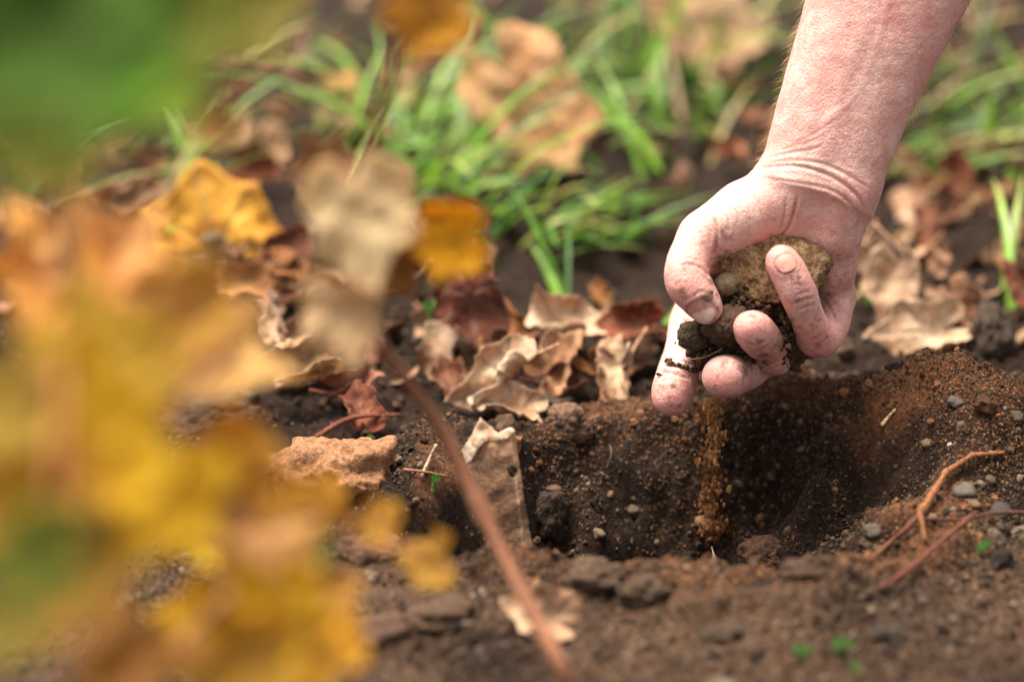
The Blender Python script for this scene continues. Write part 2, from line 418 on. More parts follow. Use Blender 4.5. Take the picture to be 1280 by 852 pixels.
def chain_field(pts, sub=5, k=.12):
    rows = [np.append(H(a, b_, c), r) for a, b_, c, r in pts]
    q = spline(rows, sub); mg = q[:, 3].max() + .9
    sl_ = box_of(q[:, :3].min(0) - mg, q[:, :3].max(0) + mg); g = grid_of(sl_)
    d = None
    for a, b_ in zip(q[:-1], q[1:]):
        e = cone(g, a[:3], b_[:3], a[3], b_[3]); d = e if d is None else smin(d, e, k)
    return sl_, d
BODY = np.full(DIM, 4., np.float32)
def body_cone(a, b_, k=.7):
    A, B = H(*a[:3]), H(*b_[:3]); mg = max(a[3], b_[3]) + 1.2
    sl_ = box_of(np.minimum(A, B) - mg, np.maximum(A, B) + mg); g = grid_of(sl_)
    BODY[sl_] = smin(BODY[sl_], cone(g, A, B, a[3], b_[3]), k)
# forearm: elliptical sections (px centre, z, half width, half depth)
ARM = [(1016, 236, .35, 2.75, 1.95), (1030, 205, .35, 2.90, 2.0), (1058, 122, .35, 3.14, 2.35), (1082, 60, .30, 3.36, 2.7),
       (1106, 0, .25, 3.66, 3.0), (1150, -110, .1, 4.1, 3.6), (1188, -210, -.1, 4.35, 3.9), (1215, -290, -.3, 4.2, 3.9)]
ac = np.array([H(a, b_, c) for a, b_, c, _, _ in ARM]); adir = ac[-1] - ac[0]; aln = np.linalg.norm(adir[:2]); adir = adir / np.linalg.norm(adir)
sl_ = box_of(np.array([LO[0], H(0, 340, 0)[1], -6]), HI); g = grid_of(sl_)
tt = (g[0] * adir[0] + g[1] * adir[1])      # station along the arm (in the picture plane)
ts = ac[:, 0] * adir[0] + ac[:, 1] * adir[1]
side = np.array([adir[1], -adir[0]]); side /= np.linalg.norm(side)
lat = g[0] * side[0] + g[1] * side[1]
ls = ac[:, 0] * side[0] + ac[:, 1] * side[1]
def ip(vals): return np.interp(tt, ts, vals).astype(np.float32)
u_ = (lat - ip(ls)); v_ = g[2] - ip(ac[:, 2]); A_ = ip([a[3] for a in ARM]); B_ = ip([a[4] for a in ARM])
q_ = (np.abs(u_ / A_) ** 2.3 + np.abs(v_ / B_) ** 2.3) ** (1 / 2.3)
da = (q_ - 1) * np.minimum(A_, B_)
da = np.maximum(da, np.maximum(ts[0] - tt - .1, tt - ts[-1]))
BODY[sl_] = smin(BODY[sl_], da.astype(np.float32), .6)
# carpus, thenar, hypothenar and metacarpals
body_cone((1000, 232, .3, 1.75), (985, 268, .1, 1.55), .8)
body_cone((1050, 240, .3, 1.75), (1036, 285, -.1, 1.50), .8)
body_cone((975, 240, .6, 1.35), (930, 268, .9, 1.42), .8)
body_cone((930, 268, .9, 1.42), (882, 295, .9, 1.16), .8)
body_cone((1042, 262, .1, 1.40), (1038, 330, -1.3, 1.10), .8)
body_cone((1038, 330, -1.3, 1.12), (1044, 372, -2.8, .98), .6)
body_cone((1005, 250, -.3, 1.5), (950, 385, -5.6, 1.1), .8)
body_cone((1020, 255, -.3, 1.5), (1000, 385, -4.6, 1.05), .8)
body_cone((975, 250, -.3, 1.4), (893, 330, -6.4, 1.1), .8)
body_cone((930, 275, -.6, 1.1), (890, 318, -4.0, .9), .9)      # web between thumb and index
FIN = {
 'thumb': ([(905, 285, .9, 1.20), (876, 300, 1.0, 1.08), (861, 327, 1.6, 1.00), (859, 350, 2.0, 1.04), (868, 365, 2.1, .95), (879, 379, 2.0, .80), (886, 389, 1.9, .60)], .55),
 'index': ([(893, 330, -6.4, 1.08), (880, 360, -5.2, 1.0), (864, 402, -3.7, 1.02), (856, 434, -2.7, .90), (848, 464, -1.9, .97), (842, 486, -1.4, 1.0), (839, 497, -1.2, .90)], .45),
 'middle': ([(950, 388, -5.6, 1.08), (946, 425, -4.2, 1.0), (938, 455, -2.9, 1.02), (924, 466, -1.2, .90), (914, 470, .2, .97), (906, 471, 1.4, 1.0), (904, 471, 1.8, .90)], .45),
 'ring': ([(1000, 385, -4.6, 1.02), (988, 418, -3.0, .97), (971, 443, -1.5, .98), (960, 432, -.3, .85), (951, 423, .9, .92), (943, 414, 2.0, .90), (939, 410, 2.4, .80)], .45),
 'pinky': ([(1043, 370, -2.9, .97), (1038, 402, -1.5, .93), (1022, 423, -.2, .95), (1009, 396, 1.1, .79), (997, 365, 2.0, .86), (983, 336, 2.25, .82), (976, 325, 2.2, .70)], .35),
}
FULL = BODY.copy()
for nm, (pts, k) in FIN.items():
    s_, d = chain_field(pts); FULL[s_] = np.minimum(FULL[s_], smin(BODY[s_], d.astype(np.float32), k))
def surface_nets(f):
    s = f < 0
    c = np.zeros(np.array(f.shape) - 1, np.int8)
    for a in (0, 1):
        for b_ in (0, 1):
            for d in (0, 1):
                c += s[a:f.shape[0]-1+a, b_:f.shape[1]-1+b_, d:f.shape[2]-1+d]
    act = (c > 0) & (c < 8); I = np.argwhere(act); idx = np.full(c.shape, -1, np.int32); idx[tuple(I.T)] = np.arange(len(I))
    pos = np.zeros((len(I), 3)); cnt = np.zeros(len(I))
    cor = [(a, b_, d) for a in (0, 1) for b_ in (0, 1) for d in (0, 1)]
    for i, A in enumerate(cor):
        for B in cor[i+1:]:
            if sum(abs(A[k] - B[k]) for k in range(3)) != 1: continue
            fa = f[tuple((I + A).T)]; fb = f[tuple((I + B).T)]; m = (fa < 0) != (fb < 0)
            t = np.where(m, fa / np.where(fa == fb, 1, fa - fb), 0)
            pos[m] += (np.array(A) + t[:, None] * (np.array(B) - np.array(A)))[m]; cnt[m] += 1
    pos = I + pos / cnt[:, None]; quads = []
    for axn in range(3):
        o1, o2 = [(1, 2), (2, 0), (0, 1)][axn]
        lo = [slice(None)] * 3; hi = [slice(None)] * 3; lo[axn] = slice(0, -1); hi[axn] = slice(1, None)
        e = np.argwhere(s[tuple(lo)] != s[tuple(hi)])
        e = e[(e[:, o1] > 0) & (e[:, o2] > 0) & (e[:, o1] < f.shape[o1]-1) & (e[:, o2] < f.shape[o2]-1)]
        d1 = np.eye(3, dtype=int)[o1]; d2 = np.eye(3, dtype=int)[o2]
        q = np.stack([idx[tuple((e - d1 - d2).T)], idx[tuple((e - d2).T)], idx[tuple(e.T)], idx[tuple((e - d1).T)]], 1)
        neg = s[tuple(e.T)]; q[~neg] = q[~neg][:, ::-1]; quads.append(q)
    return pos, np.concatenate(quads)
hv, hf = surface_nets(FULL); hv = LO + hv * VOX
del FULL
def relax(v, f, it, lam=.5):
    e = np.concatenate([f[:, [0, 1]], f[:, [1, 2]], f[:, [2, 3]], f[:, [3, 0]]])
    cnt = np.bincount(e.ravel(), minlength=len(v))
    for _ in range(it):
        s = np.stack([np.bincount(e[:, 0], v[e[:, 1], k], len(v)) + np.bincount(e[:, 1], v[e[:, 0], k], len(v)) for k in range(3)], 1)
        v = v + lam * (s / cnt[:, None] - v)
    return v
hv = relax(hv, hf, 3)
def vnormals(v, f):
    n = np.cross(v[f[:, 2]] - v[f[:, 0]], v[f[:, 3]] - v[f[:, 1]]); out = np.zeros_like(v)
    for k in range(4):
        for c in range(3): out[:, c] += np.bincount(f[:, k], n[:, c], len(v))
    return out / (np.linalg.norm(out, axis=1)[:, None] + 1e-9)
hn = vnormals(hv, hf)
# picture coordinates of every vertex, for the creases
hd = DIST * 100 - hv[:, 2]
hpx = 640 + hv[:, 0] / hd / .36 * 1280; hpy = 426 - hv[:, 1] / hd / .36 * 1280
def poly_dist(poly):
    d = np.full(len(hv), 99.); par = np.zeros(len(hv))
    p = spline([(a, b_, 0, 0) for a, b_ in poly], 6)[:, :2] if len(poly) > 2 else np.array(poly, float)
    n = len(p) - 1
    for i, (a, b_) in enumerate(zip(p[:-1], p[1:])):
        ab = b_ - a; t = np.clip(((hpx - a[0]) * ab[0] + (hpy - a[1]) * ab[1]) / (ab @ ab + 1e-9), 0, 1)
        e = np.hypot(hpx - a[0] - t * ab[0], hpy - a[1] - t * ab[1]); m = e < d
        d[m] = e[m]; par[m] = (i + t[m]) / n
    return d / 26., par                    # cm
crease = np.zeros(len(hv)); disp = np.zeros(len(hv))
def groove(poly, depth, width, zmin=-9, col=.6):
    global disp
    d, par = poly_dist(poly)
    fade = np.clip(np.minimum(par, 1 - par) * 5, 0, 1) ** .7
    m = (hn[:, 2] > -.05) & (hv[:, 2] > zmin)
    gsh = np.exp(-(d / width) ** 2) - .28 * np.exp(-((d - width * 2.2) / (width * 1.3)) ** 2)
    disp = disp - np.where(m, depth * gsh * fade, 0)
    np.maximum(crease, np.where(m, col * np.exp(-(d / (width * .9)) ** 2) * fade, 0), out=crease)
# wrist folds
for poly, dp, wd, cl in [
    ([(938, 213), (965, 208), (1000, 208), (1040, 221), (1070, 243), (1080, 262)], .075, .085, .62),
    ([(950, 206), (985, 201), (1030, 205), (1065, 222), (1088, 236)], .05, .075, .45),
    ([(955, 222), (1000, 229), (1035, 236), (1058, 250), (1074, 268)], .05, .075, .5),
    ([(962, 197), (990, 191), (1018, 186), (1030, 180)], .03, .06, .28),
    ([(975, 188), (1000, 181), (1025, 172)], .025, .055, .2),
    ([(985, 183), (1010, 172), (1045, 150)], .02, .06, .12),
    ([(1010, 205), (1045, 212), (1085, 225)], .02, .05, .25)]:
    groove(poly, dp, wd, -1, cl)
# palm lines above the stone, thumb web and thumb joint
for poly, dp, wd, cl in [
    ([(997, 243), (993, 262), (985, 285), (970, 300)], .06, .08, .85), ([(982, 246), (980, 270), (974, 290)], .035, .06, .6),
    ([(930, 250), (936, 262), (938, 280)], .03, .06, .25), ([(915, 255), (921, 270), (922, 288)], .03, .06, .25),
    ([(902, 262), (910, 276), (912, 292)], .035, .06, .32), ([(890, 268), (896, 285), (896, 305), (893, 320)], .07, .08, .75),
    ([(878, 278), (886, 292), (888, 308)], .03, .06, .3), ([(945, 246), (952, 262), (955, 280)], .02, .06, .15),
    ([(872, 283), (879, 300), (884, 314)], .022, .05, .3),
    ([(848, 333), (862, 330), (878, 336), (890, 348)], .05, .07, .45), ([(845, 325), (860, 322), (876, 328)], .022, .06, .25),
    ([(866, 372), (874, 364), (884, 366)], .03, .05, .45)]:
    groove(poly, dp, wd, -1.5, cl)
# pinky: joint folds
for poly, dp, wd, cl in [
    ([(990, 372), (1003, 366), (1014, 364)], .03, .06, .3), ([(993, 380), (1007, 374), (1019, 372)], .045, .06, .42),
    ([(996, 389), (1010, 383), (1023, 381)], .04, .06, .36), ([(979, 344), (990, 340), (1000, 340)], .028, .05, .25),
    ([(1029, 376), (1040, 388), (1046, 404)], .06, .07, .5), ([(1036, 372), (1048, 380), (1058, 392)], .04, .06, .35), ([(1010, 432), (1024, 430), (1036, 420)], .02, .06, .2)]:
    groove(poly, dp, wd, -4, cl)
# ring, middle, index
for poly, dp, wd, cl in [
    ([(928, 426), (944, 432), (960, 424)], .055, .07, .5), ([(935, 448), (955, 458), (976, 452)], .035, .06, .35), ([(945, 458), (962, 462), (984, 452)], .03, .05, .3),
    ([(926, 430), (945, 437), (963, 429)], .03, .05, .5), ([(938, 440), (955, 448), (972, 440)], .03, .05, .4), ([(830, 456), (848, 459), (866, 465)], .03, .05, .5), ([(838, 430), (852, 432), (868, 438)], .02, .05, .35), ([(898, 492), (908, 496), (922, 492)], .02, .05, .3), ([(923, 455), (930, 470), (928, 488)], .03, .06, .5), ([(820, 462), (840, 466), (864, 474)], .06, .08, .65), ([(828, 446), (848, 450), (870, 458)], .04, .07, .35), ([(846, 398), (860, 402), (876, 410)], .05, .08, .4)]:
    groove(poly, dp, wd, -7, cl)
# nails: frames (centre on the dorsal surface, axis towards the tip, outward normal)
def frame(tip, base, n):
    a = H(*tip) - H(*base); a /= np.linalg.norm(a); n = np.array(n, float); n -= a * (n @ a); n /= np.linalg.norm(n)
    return a, n, np.cross(a, n)
NAILS = {}
for nm, c, base, n, wd, ln, r_ in (('pinky', (980.5, 333, 2.27), (989, 348, 2.38), (.05, .10, 1.), 1.0, .92, .80),
                                   ('thumb', (881, 384, 1.95), (864, 360, 2.05), (-.30, -.30, 1.), 1.25, 1.25, .76)):
    a, n, s = frame(c, base, n); NAILS[nm] = (H(*c) + n * r_, a, n, s, wd, ln, r_)
nailred = np.zeros(len(hv))
for c, a, n, s, wd, ln, r_ in NAILS.values():
    q = hv - c; qa, qs, qn = q @ a, q @ s, q @ n
    rd = (np.abs(qs / (wd / 2)) ** 3 + np.abs(qa / (ln / 2)) ** 3) ** (1 / 3)
    m = (np.abs(qn) < .6)
    disp -= m * .06 * (1 - sstep(.75, 1.02, rd))
    disp += m * .022 * np.exp(-((rd - 1.2) / .14) ** 2) * (qa < .25 * ln)
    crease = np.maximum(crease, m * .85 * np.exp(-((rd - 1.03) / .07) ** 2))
disp += .022 * fbm(hv * .8, 3) + .006 * fbm(hv * 3.5, 2)
# tendons and veins under the forearm skin
for poly, dp, wd in (([(1030, 190), (1050, 120), (1080, 30)], .05, .45), ([(1000, 180), (1020, 110), (1045, 20)], .035, .4), ([(1035, 150), (1075, 110), (1100, 40), (1120, -40)], .03, .18)):
    d, par = poly_dist(poly); disp += np.where(hn[:, 2] > 0, dp * np.exp(-(d / wd) ** 2), 0)
hv2 = hv + hn * disp[:, None]
def blob(px, py, r): return np.exp(-((hpx - px) ** 2 + (hpy - py) ** 2) / r ** 2)
red = np.zeros(len(hv)); pale = np.zeros(len(hv)); dirt = np.zeros(len(hv)); speck = np.zeros(len(hv))
for a in ((838, 500, 26, .8), (905, 472, 28, .8), (937, 405, 28, .75), (972, 318, 24, .8), (1020, 425, 30, .55), (860, 350, 30, .55), (975, 285, 26, .5), (1040, 290, 26, .4),
          (965, 450, 26, .5), (1050, 400, 26, .35), (1170, 40, 60, .3), (880, 305, 20, .4), (1000, 150, 50, .2)):
    red = np.maximum(red, a[3] * blob(*a[:3]))
for a in ((915, 262, 34, .6), (870, 280, 22, .45), (1000, 226, 40, .35), (950, 450, 14, .4), (995, 395, 16, .3), (1080, 110, 50, .25)): pale = np.maximum(pale, a[3] * blob(*a[:3]))
front = hv[:, 2] > -6
for a in ((905, 330, 20, .7), (893, 345, 14, .6), (885, 372, 11, .75), (852, 362, 16, .42), (862, 330, 14, .38), (880, 300, 18, .36), (905, 290, 22, .36), (845, 505, 12, .42), (828, 480, 9, .45), (940, 395, 10, .38), (955, 445, 16, .45), (1000, 375, 14, .42), (990, 345, 10, .42), (1025, 425, 18, .36), (1050, 345, 18, .34), (870, 425, 24, .66), (862, 455, 18, .6), (843, 482, 8, .5), (836, 496, 5, .45), (895, 485, 6, .4), (908, 455, 8, .5), (950, 428, 10, .5), (985, 330, 7, .35),
          (1018, 400, 12, .42), (1035, 375, 14, .5), (985, 405, 18, .55), (1000, 350, 12, .4), (1030, 350, 16, .45), (930, 460, 16, .55), (975, 430, 14, .45)):
    dirt = np.maximum(dirt, a[3] * blob(*a[:3]))
speck = np.clip(sstep(210, 330, hpy), 0, 1)
dirt = np.maximum(dirt, .62 * crease * sstep(300, 340, hpy))
HO = H(1015, 300, 0)                       # the mesh origin
R3 = np.stack([RGT, UPV, -FWD], 1)         # columns: view axes in the world
def to_world(c): c = np.asarray(c); return CAM + (c[..., 0:1] * RGT + c[..., 1:2] * UPV + (DIST * 100 - c[..., 2:3]) * FWD) / 100
PW = to_world(HO)
hw = to_world(hv2) - PW
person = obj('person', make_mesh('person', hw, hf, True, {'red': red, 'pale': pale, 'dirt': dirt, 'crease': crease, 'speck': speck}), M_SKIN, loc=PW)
tag(person, 'bare forearm and soil-smudged hand reaching down, fingers cupped round a stone and soil', 'hand')
for c, a, n, s, wd, ln, r_ in NAILS.values():
    nu, nv = 14, 14; vs = []
    for j in range(nv + 1):
        for i in range(nu + 1):
            q, t = 2 * i / nu - 1, 2 * j / nv - 1
            f = math.sqrt(1 - .5 * t * t); e = math.sqrt(1 - .5 * q * q)
            th = q * f * (wd / 2) / r_; al = t * e * ln / 2
            vs.append(c + a * al + s * r_ * math.sin(th) + n * (r_ * math.cos(th) - r_ + .010 - .10 * max(0, t) ** 2))
    fs = np.array([[j * (nu+1) + i, j * (nu+1) + i + 1, (j+1) * (nu+1) + i + 1, (j+1) * (nu+1) + i] for j in range(nv) for i in range(nu)])
    nl = solidify(obj('fingernail', make_mesh('fingernail', to_world(np.array(vs)) - PW, fs), M_NAIL, person), .0005)
    nl.color = (.50, .25, .20, 1) if wd < 1.1 else (.70, .45, .40, 1)

HV, HF = [], []; r = np.random.default_rng(2)
cand = np.where((hpy < 200) & (hpy > -40) & (np.abs(hn[:, 2]) < .42))[0]
for i in r.choice(cand, 420, replace=False):
    p0 = hv2[i]; d = hn[i] * .5 - np.append(adir[:2], 0) * .8 + r.normal(size=3) * .25; d /= np.linalg.norm(d); ln = r.uniform(.35, .8)
    pp = [p0 - hn[i] * .02, p0 + d * ln * .5 + hn[i] * .02, p0 + d * ln - hn[i] * .03]
    sd_ = np.cross(d, [0, 0, 1.]); sd_ /= np.linalg.norm(sd_) + 1e-9; upn = np.cross(sd_, d); b0 = len(HV)
    for q, w_ in zip(pp, (.0055, .0045, .001)):
        for t in range(3): HV.append(q + w_ * (math.cos(2.1 * t) * sd_ + math.sin(2.1 * t) * upn))
    HF += [[b0 + 3*j + t, b0 + 3*j + (t+1) % 3, b0 + 3*j + 3 + (t+1) % 3, b0 + 3*j + 3 + t] for j in (0, 1) for t in range(3)]
hair = obj('arm_hair', make_mesh('arm_hair', to_world(np.array(HV)) - PW, np.array(HF)), M_HAIR, person); hair['kind'] = 'stuff'

# ------------------------------------------------------------------ what the hand holds
def place_lump(name, px, py, z, rx, ry, rz, sub, seed, mat, rough, freq, planes=0, col=None, tilt=0):
    v, f = lump_verts(sub, seed, rough, freq, planes=planes)
    v = v * np.array([rx, ry, rz])
    ct, st = math.cos(tilt), math.sin(tilt)
    v = np.stack([v[:, 0] * ct - v[:, 1] * st, v[:, 0] * st + v[:, 1] * ct, v[:, 2]], 1)
    c = H(px, py, z); wv = to_world(v + c) - to_world(c)
    o = obj(name, make_mesh(name, wv, f), mat, loc=to_world(c))
    if col: o.color = (*col, 1)
    return o
# the big stone: a rounded prism traced in its own plane, given thickness
sv, sf = ICO[6]; sv = sv.copy()
outl = np.array([(-69, 4), (-66, 30), (-40, 35), (-5, 33), (16, 26), (45, 17), (64, 6), (70, -8), (60, -28), (46, -44), (10, -54), (-30, -50), (-52, -30)], float)
oa = np.arctan2(outl[:, 1], outl[:, 0]); orr = np.hypot(outl[:, 0], outl[:, 1]); so = np.argsort(oa); oa, orr = oa[so], orr[so]
th = np.arctan2(sv[:, 1], sv[:, 0]); rad2 = np.interp(th, np.r_[oa - 2*np.pi, oa, oa + 2*np.pi], np.r_[orr, orr, orr]) / 26
rho = np.hypot(sv[:, 0], sv[:, 1]); sgn = np.sign(sv[:, 2])
zz = np.abs(sv[:, 2])
rr_ = np.minimum(1, rho * 1.22) ** .9
svv = np.stack([np.cos(th) * rad2 * rr_, np.sin(th) * rad2 * rr_, sgn * zz ** .7 * 1.25], 1)
svv *= (1 + .055 * fbm(sv * 2.2 + 4, 4, .6) + .025 * fbm(sv * 9 + 2, 3, .6))[:, None]
sc_ = H(968, 322, .35)
stone = obj('stone', make_mesh('stone', to_world(svv + sc_) - to_world(sc_), sf), M_ROCK, loc=to_world(sc_))
tag(stone, 'large rough yellow-brown stone lying in the palm under the little finger', 'stone')
tag(place_lump('pebble', 908, 355, 1.15, .60, .56, .5, 4, 3, M_STONE, .10, 1.2, col=(.15, .11, .062)), 'small smooth olive-grey pebble between the thumb and the stone', 'pebble')
tag(place_lump('soil_clod', 909, 406, 1.45, 1.08, .88, .9, 5, 5, M_CLOD, .16, 1.6, col=(.060, .032, .017), tilt=.5), 'larger dark round soil clod right of the thumb nail', 'clod')
tag(place_lump('soil_clod', 867, 419, .15, .74, .74, .7, 5, 8, M_CLOD, .12, 2.2, col=(.065, .042, .022)), 'smaller round granular soil clod resting on the index finger', 'clod')
clump = place_lump('soil_clump', 955, 400, -1.1, 2.0, 2.1, 1.5, 6, 21, M_CLOD, .35, 1.8, col=(.055, .031, .018))
tag(clump, 'crumbly dark soil packed between the stone and the curled fingers', 'soil')
place2 = [(900, 425, -1.0, 1.2, 1.2, 1.0, 22), (885, 440, -1.1, .9, .8, .8, 23), (925, 370, .1, .8, .8, .8, 24), (985, 425, -1.5, 1.0, 1.1, 1., 25), (918, 440, -.7, .9, .7, .8, 26)]
for k, (a, b_, c, r1, r2, r3, sd_) in enumerate(place2):
    o = place_lump('clump_lobe', a, b_, c, r1, r2, r3, 4, sd_, M_CLOD, .35, 2.2, col=(.050, .028, .016)); mw = o.location.copy(); o.parent = clump; o.location = mw - clump.location
# crumbs stuck to clump and skin
r = np.random.default_rng(5)
pts, sz = [], []
for (a, b_, c, rx, ry, n) in ((930, 385, .6, 18, 14, 160), (950, 410, .3, 30, 40, 420), (890, 430, -.3, 26, 20, 260), (985, 420, -.4, 12, 32, 220), (900, 445, -.4, 22, 10, 160), (975, 380, .2, 16, 20, 120), (928, 376, 1.2, 12, 8, 120), (945, 388, 1.0, 14, 12, 160), (985, 405, .7, 9, 22, 200), (890, 440, .2, 18, 10, 160), (925, 360, 1.2, 8, 8, 60)):
    x, y = r.normal(size=n), r.normal(size=n); k = np.hypot(x, y) < 1.8
    for xx, yy in zip(x[k], y[k]):
        pts.append(H(a + xx * rx * .7, b_ + yy * ry * .7, c + r.normal() * .25)); sz.append(.03 + .15 * r.random() ** 3)
for (x0, y0, x1, y1, z, n) in ((832, 450, 874, 461, -.95, 170), (824, 467, 862, 474, -.80, 110), (872, 368, 892, 362, 2.75, 18), (846, 425, 866, 440, -1.7, 16)):
    for _ in range(n):
        t = r.random(); pts.append(H(x0 + (x1 - x0) * t + r.normal() * 1.4, y0 + (y1 - y0) * t + r.normal() * 1.3 + 3 * math.sin(t * 3.1), z + .25 * math.sin(t * 3.14) - .15)); sz.append(.03 + .075 * r.random() ** 1.5)
v, f, rn = scatter(np.array(pts), np.array(sz), 1, seed=9)
tag(obj('held_soil', make_mesh('held_soil', to_world(v), f, False, {'rnd': rn}), M_HELD), 'loose dark crumbs of soil clinging to the fingers and filling the palm', 'soil', kind='stuff')
# the soil trickling down
n = 1700
y = np.clip(r.choice(r.random(40), n) + r.normal(size=n) * .035, 0, 1); pts = []
top, bot = to_world(H(893, 478, -.4)), on_ground(888, 672)
wid = .0038 * (.55 + .55 * y)
px_ = np.stack([top[0] + (bot[0] - top[0]) * y + r.normal(size=n) * wid * .8, top[1] + (bot[1] - top[1]) * y + r.normal(size=n) * wid * .7, top[2] + (bot[2] - top[2]) * y], 1)
px_[:, :2] += (.0035 * np.stack([np.sin(y * 23), np.cos(y * 31)], 1)) * r.random((n, 1))
v, f, rn = scatter(px_, .0002 + .0013 * r.random(n) ** 5, 1, seed=12, stretch=np.array([.9, .9, 1.6]))
tag(obj('falling_soil', make_mesh('falling_soil', v, f, False, {'rnd': rn}), M_REDCRUMB), 'thin stream of rusty soil grains trickling from the fingers into the hole', 'soil', kind='stuff')

# ------------------------------------------------------------------ leaves
def lobed_outline(n, seed, lob=1.0):
    r = np.random.default_rng(seed); ph = np.linspace(-np.pi, np.pi, n, endpoint=False)
    rad = np.full(n, .46)
    for c, a, w_ in ((0, 1., .34), (.92, .86, .34), (-.92, .86, .34), (1.95, .66, .40), (-1.95, .66, .40)):
        a = a * r.uniform(.85, 1.1); rad = np.maximum(rad, .46 + (a - .46) * np.exp(-(np.abs(ph - c - r.normal() * .06) / w_) ** 1.15))
    rad = .46 + (rad - .46) * lob
    rad *= 1 - .75 * np.exp(-((np.abs(ph) - np.pi) / .28) ** 2)
    rad *= 1 + .025 * np.abs(((ph * 7.5) % 1) - .5) * 2 - .02 + .03 * r.normal(size=n) * .5
    return ph, rad
def leaf_mesh(name, size, seed, k1=1.2, k2=.6, ang=0., fold=.15, crumple=.08, lob=1., wid=1., rings=11, seg=76):
    """lobed blade, petiole joint at the origin, tip along +y; k1/k2: bending across and along the direction ang"""
    ph, rad = lobed_outline(seg, seed, lob)
    t = (np.arange(1, rings + 1) / rings) ** .85
    x = np.concatenate([[0], (t[:, None] * (rad * np.sin(ph))[None]).ravel()]) * wid
    y = np.concatenate([[0], (t[:, None] * (rad * np.cos(ph))[None]).ravel()])
    q = np.concatenate([[0], np.repeat(t, seg)])
    ang0 = np.arctan2(x, y)
    vein = np.zeros(len(x))
    for c in (0, .92, -.92, 1.95, -1.95):
        dd = np.abs(np.sin(ang0 - c)) * np.hypot(x, y); vein = np.maximum(vein, np.exp(-(dd / .022) ** 2) * (np.cos(ang0 - c) > 0))
    y = y - .25
    z = fold * np.abs(x) + crumple * fbm(np.stack([x * 3, y * 3, np.full(len(x), seed * 1.7)], 1), 3) + .03 * q ** 3 * np.sin(4 * ang0 + seed) - .035 * vein + .012 * np.cos(6.8 * ang0) * q
    c, s_ = math.cos(ang), math.sin(ang)
    a, b_ = c * x + s_ * y, -s_ * x + c * y
    def bend(a, z, k):
        if abs(k) < 1e-3: return a, z
        R = 1 / k; th = a * k; return (R - z) * np.sin(th), R - (R - z) * np.cos(th)
    a, z = bend(a, z, k1); b_, z = bend(b_, z, k2)
    x, y = c * a - s_ * b_, s_ * a + c * b_
    V = np.stack([x, y, z], 1) * size
    F = [[0, 1 + k, 1 + (k + 1) % seg] for k in range(seg)]
    for i in range(rings - 1):
        for k in range(seg):
            a0 = 1 + i * seg; F.append([a0 + k, a0 + seg + k, a0 + seg + (k + 1) % seg, a0 + (k + 1) % seg])
    return make_mesh(name, V, F, True, {'vein': vein}), Vector(V[0])
def R_(rx, ry, rz):
    return Matrix.Rotation(math.radians(rx), 4, 'X') @ Matrix.Rotation(math.radians(ry), 4, 'Y') @ Matrix.Rotation(math.radians(rz), 4, 'Z')
def tube(pts, radii, seg=8, caps=True):
    pts = np.array(pts, float); n = len(pts); V, F = [], []
    prev = None
    for i in range(n):
        t = pts[min(i+1, n-1)] - pts[max(i-1, 0)]; t /= np.linalg.norm(t) + 1e-12
        u = np.cross(t, [0, 0, 1.]) if prev is None else prev - t * (prev @ t)
        if np.linalg.norm(u) < 1e-6: u = np.cross(t, [1., 0, 0])
        u /= np.linalg.norm(u); prev = u; v = np.cross(t, u)
        for k in range(seg):
            a = 2 * math.pi * k / seg; V.append(pts[i] + radii[i] * (math.cos(a) * u + math.sin(a) * v))
    for i in range(n - 1):
        for k in range(seg): F.append([i*seg + k, i*seg + (k+1) % seg, (i+1)*seg + (k+1) % seg, (i+1)*seg + k])
    if caps: F.append(list(range(seg))[::-1]); F.append([(n-1)*seg + k for k in range(seg)])
    return V, F
def smooth_path(pts, sub=6):
    return spline([tuple(p) + (0,) for p in pts], sub)[:, :3]
def stick(name, pts, r0, r1, col, parent=None, nodes=(), wob=.0, seg=8, sub=6, mat=None, kink=False):
    p = np.concatenate([[np.array(a) + (np.array(b_) - np.array(a)) * t for t in np.arange(sub) / sub] for a, b_ in zip(pts[:-1], pts[1:])] + [[np.array(pts[-1])]]) if kink else smooth_path(pts, sub); n = len(p); t = np.linspace(0, 1, n); rad = r0 + (r1 - r0) * t
    for nd in nodes: rad = rad * (1 + .38 * np.exp(-((t - nd) / .022) ** 2))
    rad = rad * (1 + .10 * np.random.default_rng(n).normal(size=n) * (wob > 0))
    V, F = tube(p, rad, seg); o0 = Vector(p[0]); base = o0 if parent is None else (parent.location if parent.type == 'EMPTY' else Vector())
    V = [Vector(v) - base for v in V]
    o = obj(name, make_mesh(name, np.array(V), F), mat or M_STEM, parent, loc=(o0 if parent is None else None)); o.color = (*col, 1); return o

PALE, TAN, ORG, BRN, RED, YEL = (.70, .52, .36), (.54, .33, .19), (.48, .235, .085), (.21, .11, .065), (.24, .075, .04), (.66, .36, .05)
PINK = (.50, .31, .23)
def leaf_thing(pos, size, col, rot, seed, label=None, cat='leaf', group=None, mat=None, stalk=True, name='dry_leaf', **kw):
    me, base = leaf_mesh('blade', size, seed, **kw)
    o = obj(name, me, mat or M_DRY); o.matrix_world = Matrix.Translation(Vector(pos)) @ R_(*rot); o.color = (*col, 1)
    solidify(o, .0004)
    if stalk:
        r = np.random.default_rng(seed); b0 = np.array(base)
        p = [b0, b0 + np.array([r.normal() * .08, -.28, .04]) * size, b0 + np.array([r.normal() * .2, -.62, .02 + r.random() * .2]) * size]
        V, F = tube(smooth_path(p, 4), np.linspace(.0011, .0007, 9), 6)
        st = obj('leaf_stalk', make_mesh('leaf_stalk', np.array(V), F), M_STEM, o); st.color = (col[0] * .7, col[1] * .55, col[2] * .5, 1)
    if label: tag(o, label, cat, group)
    return o
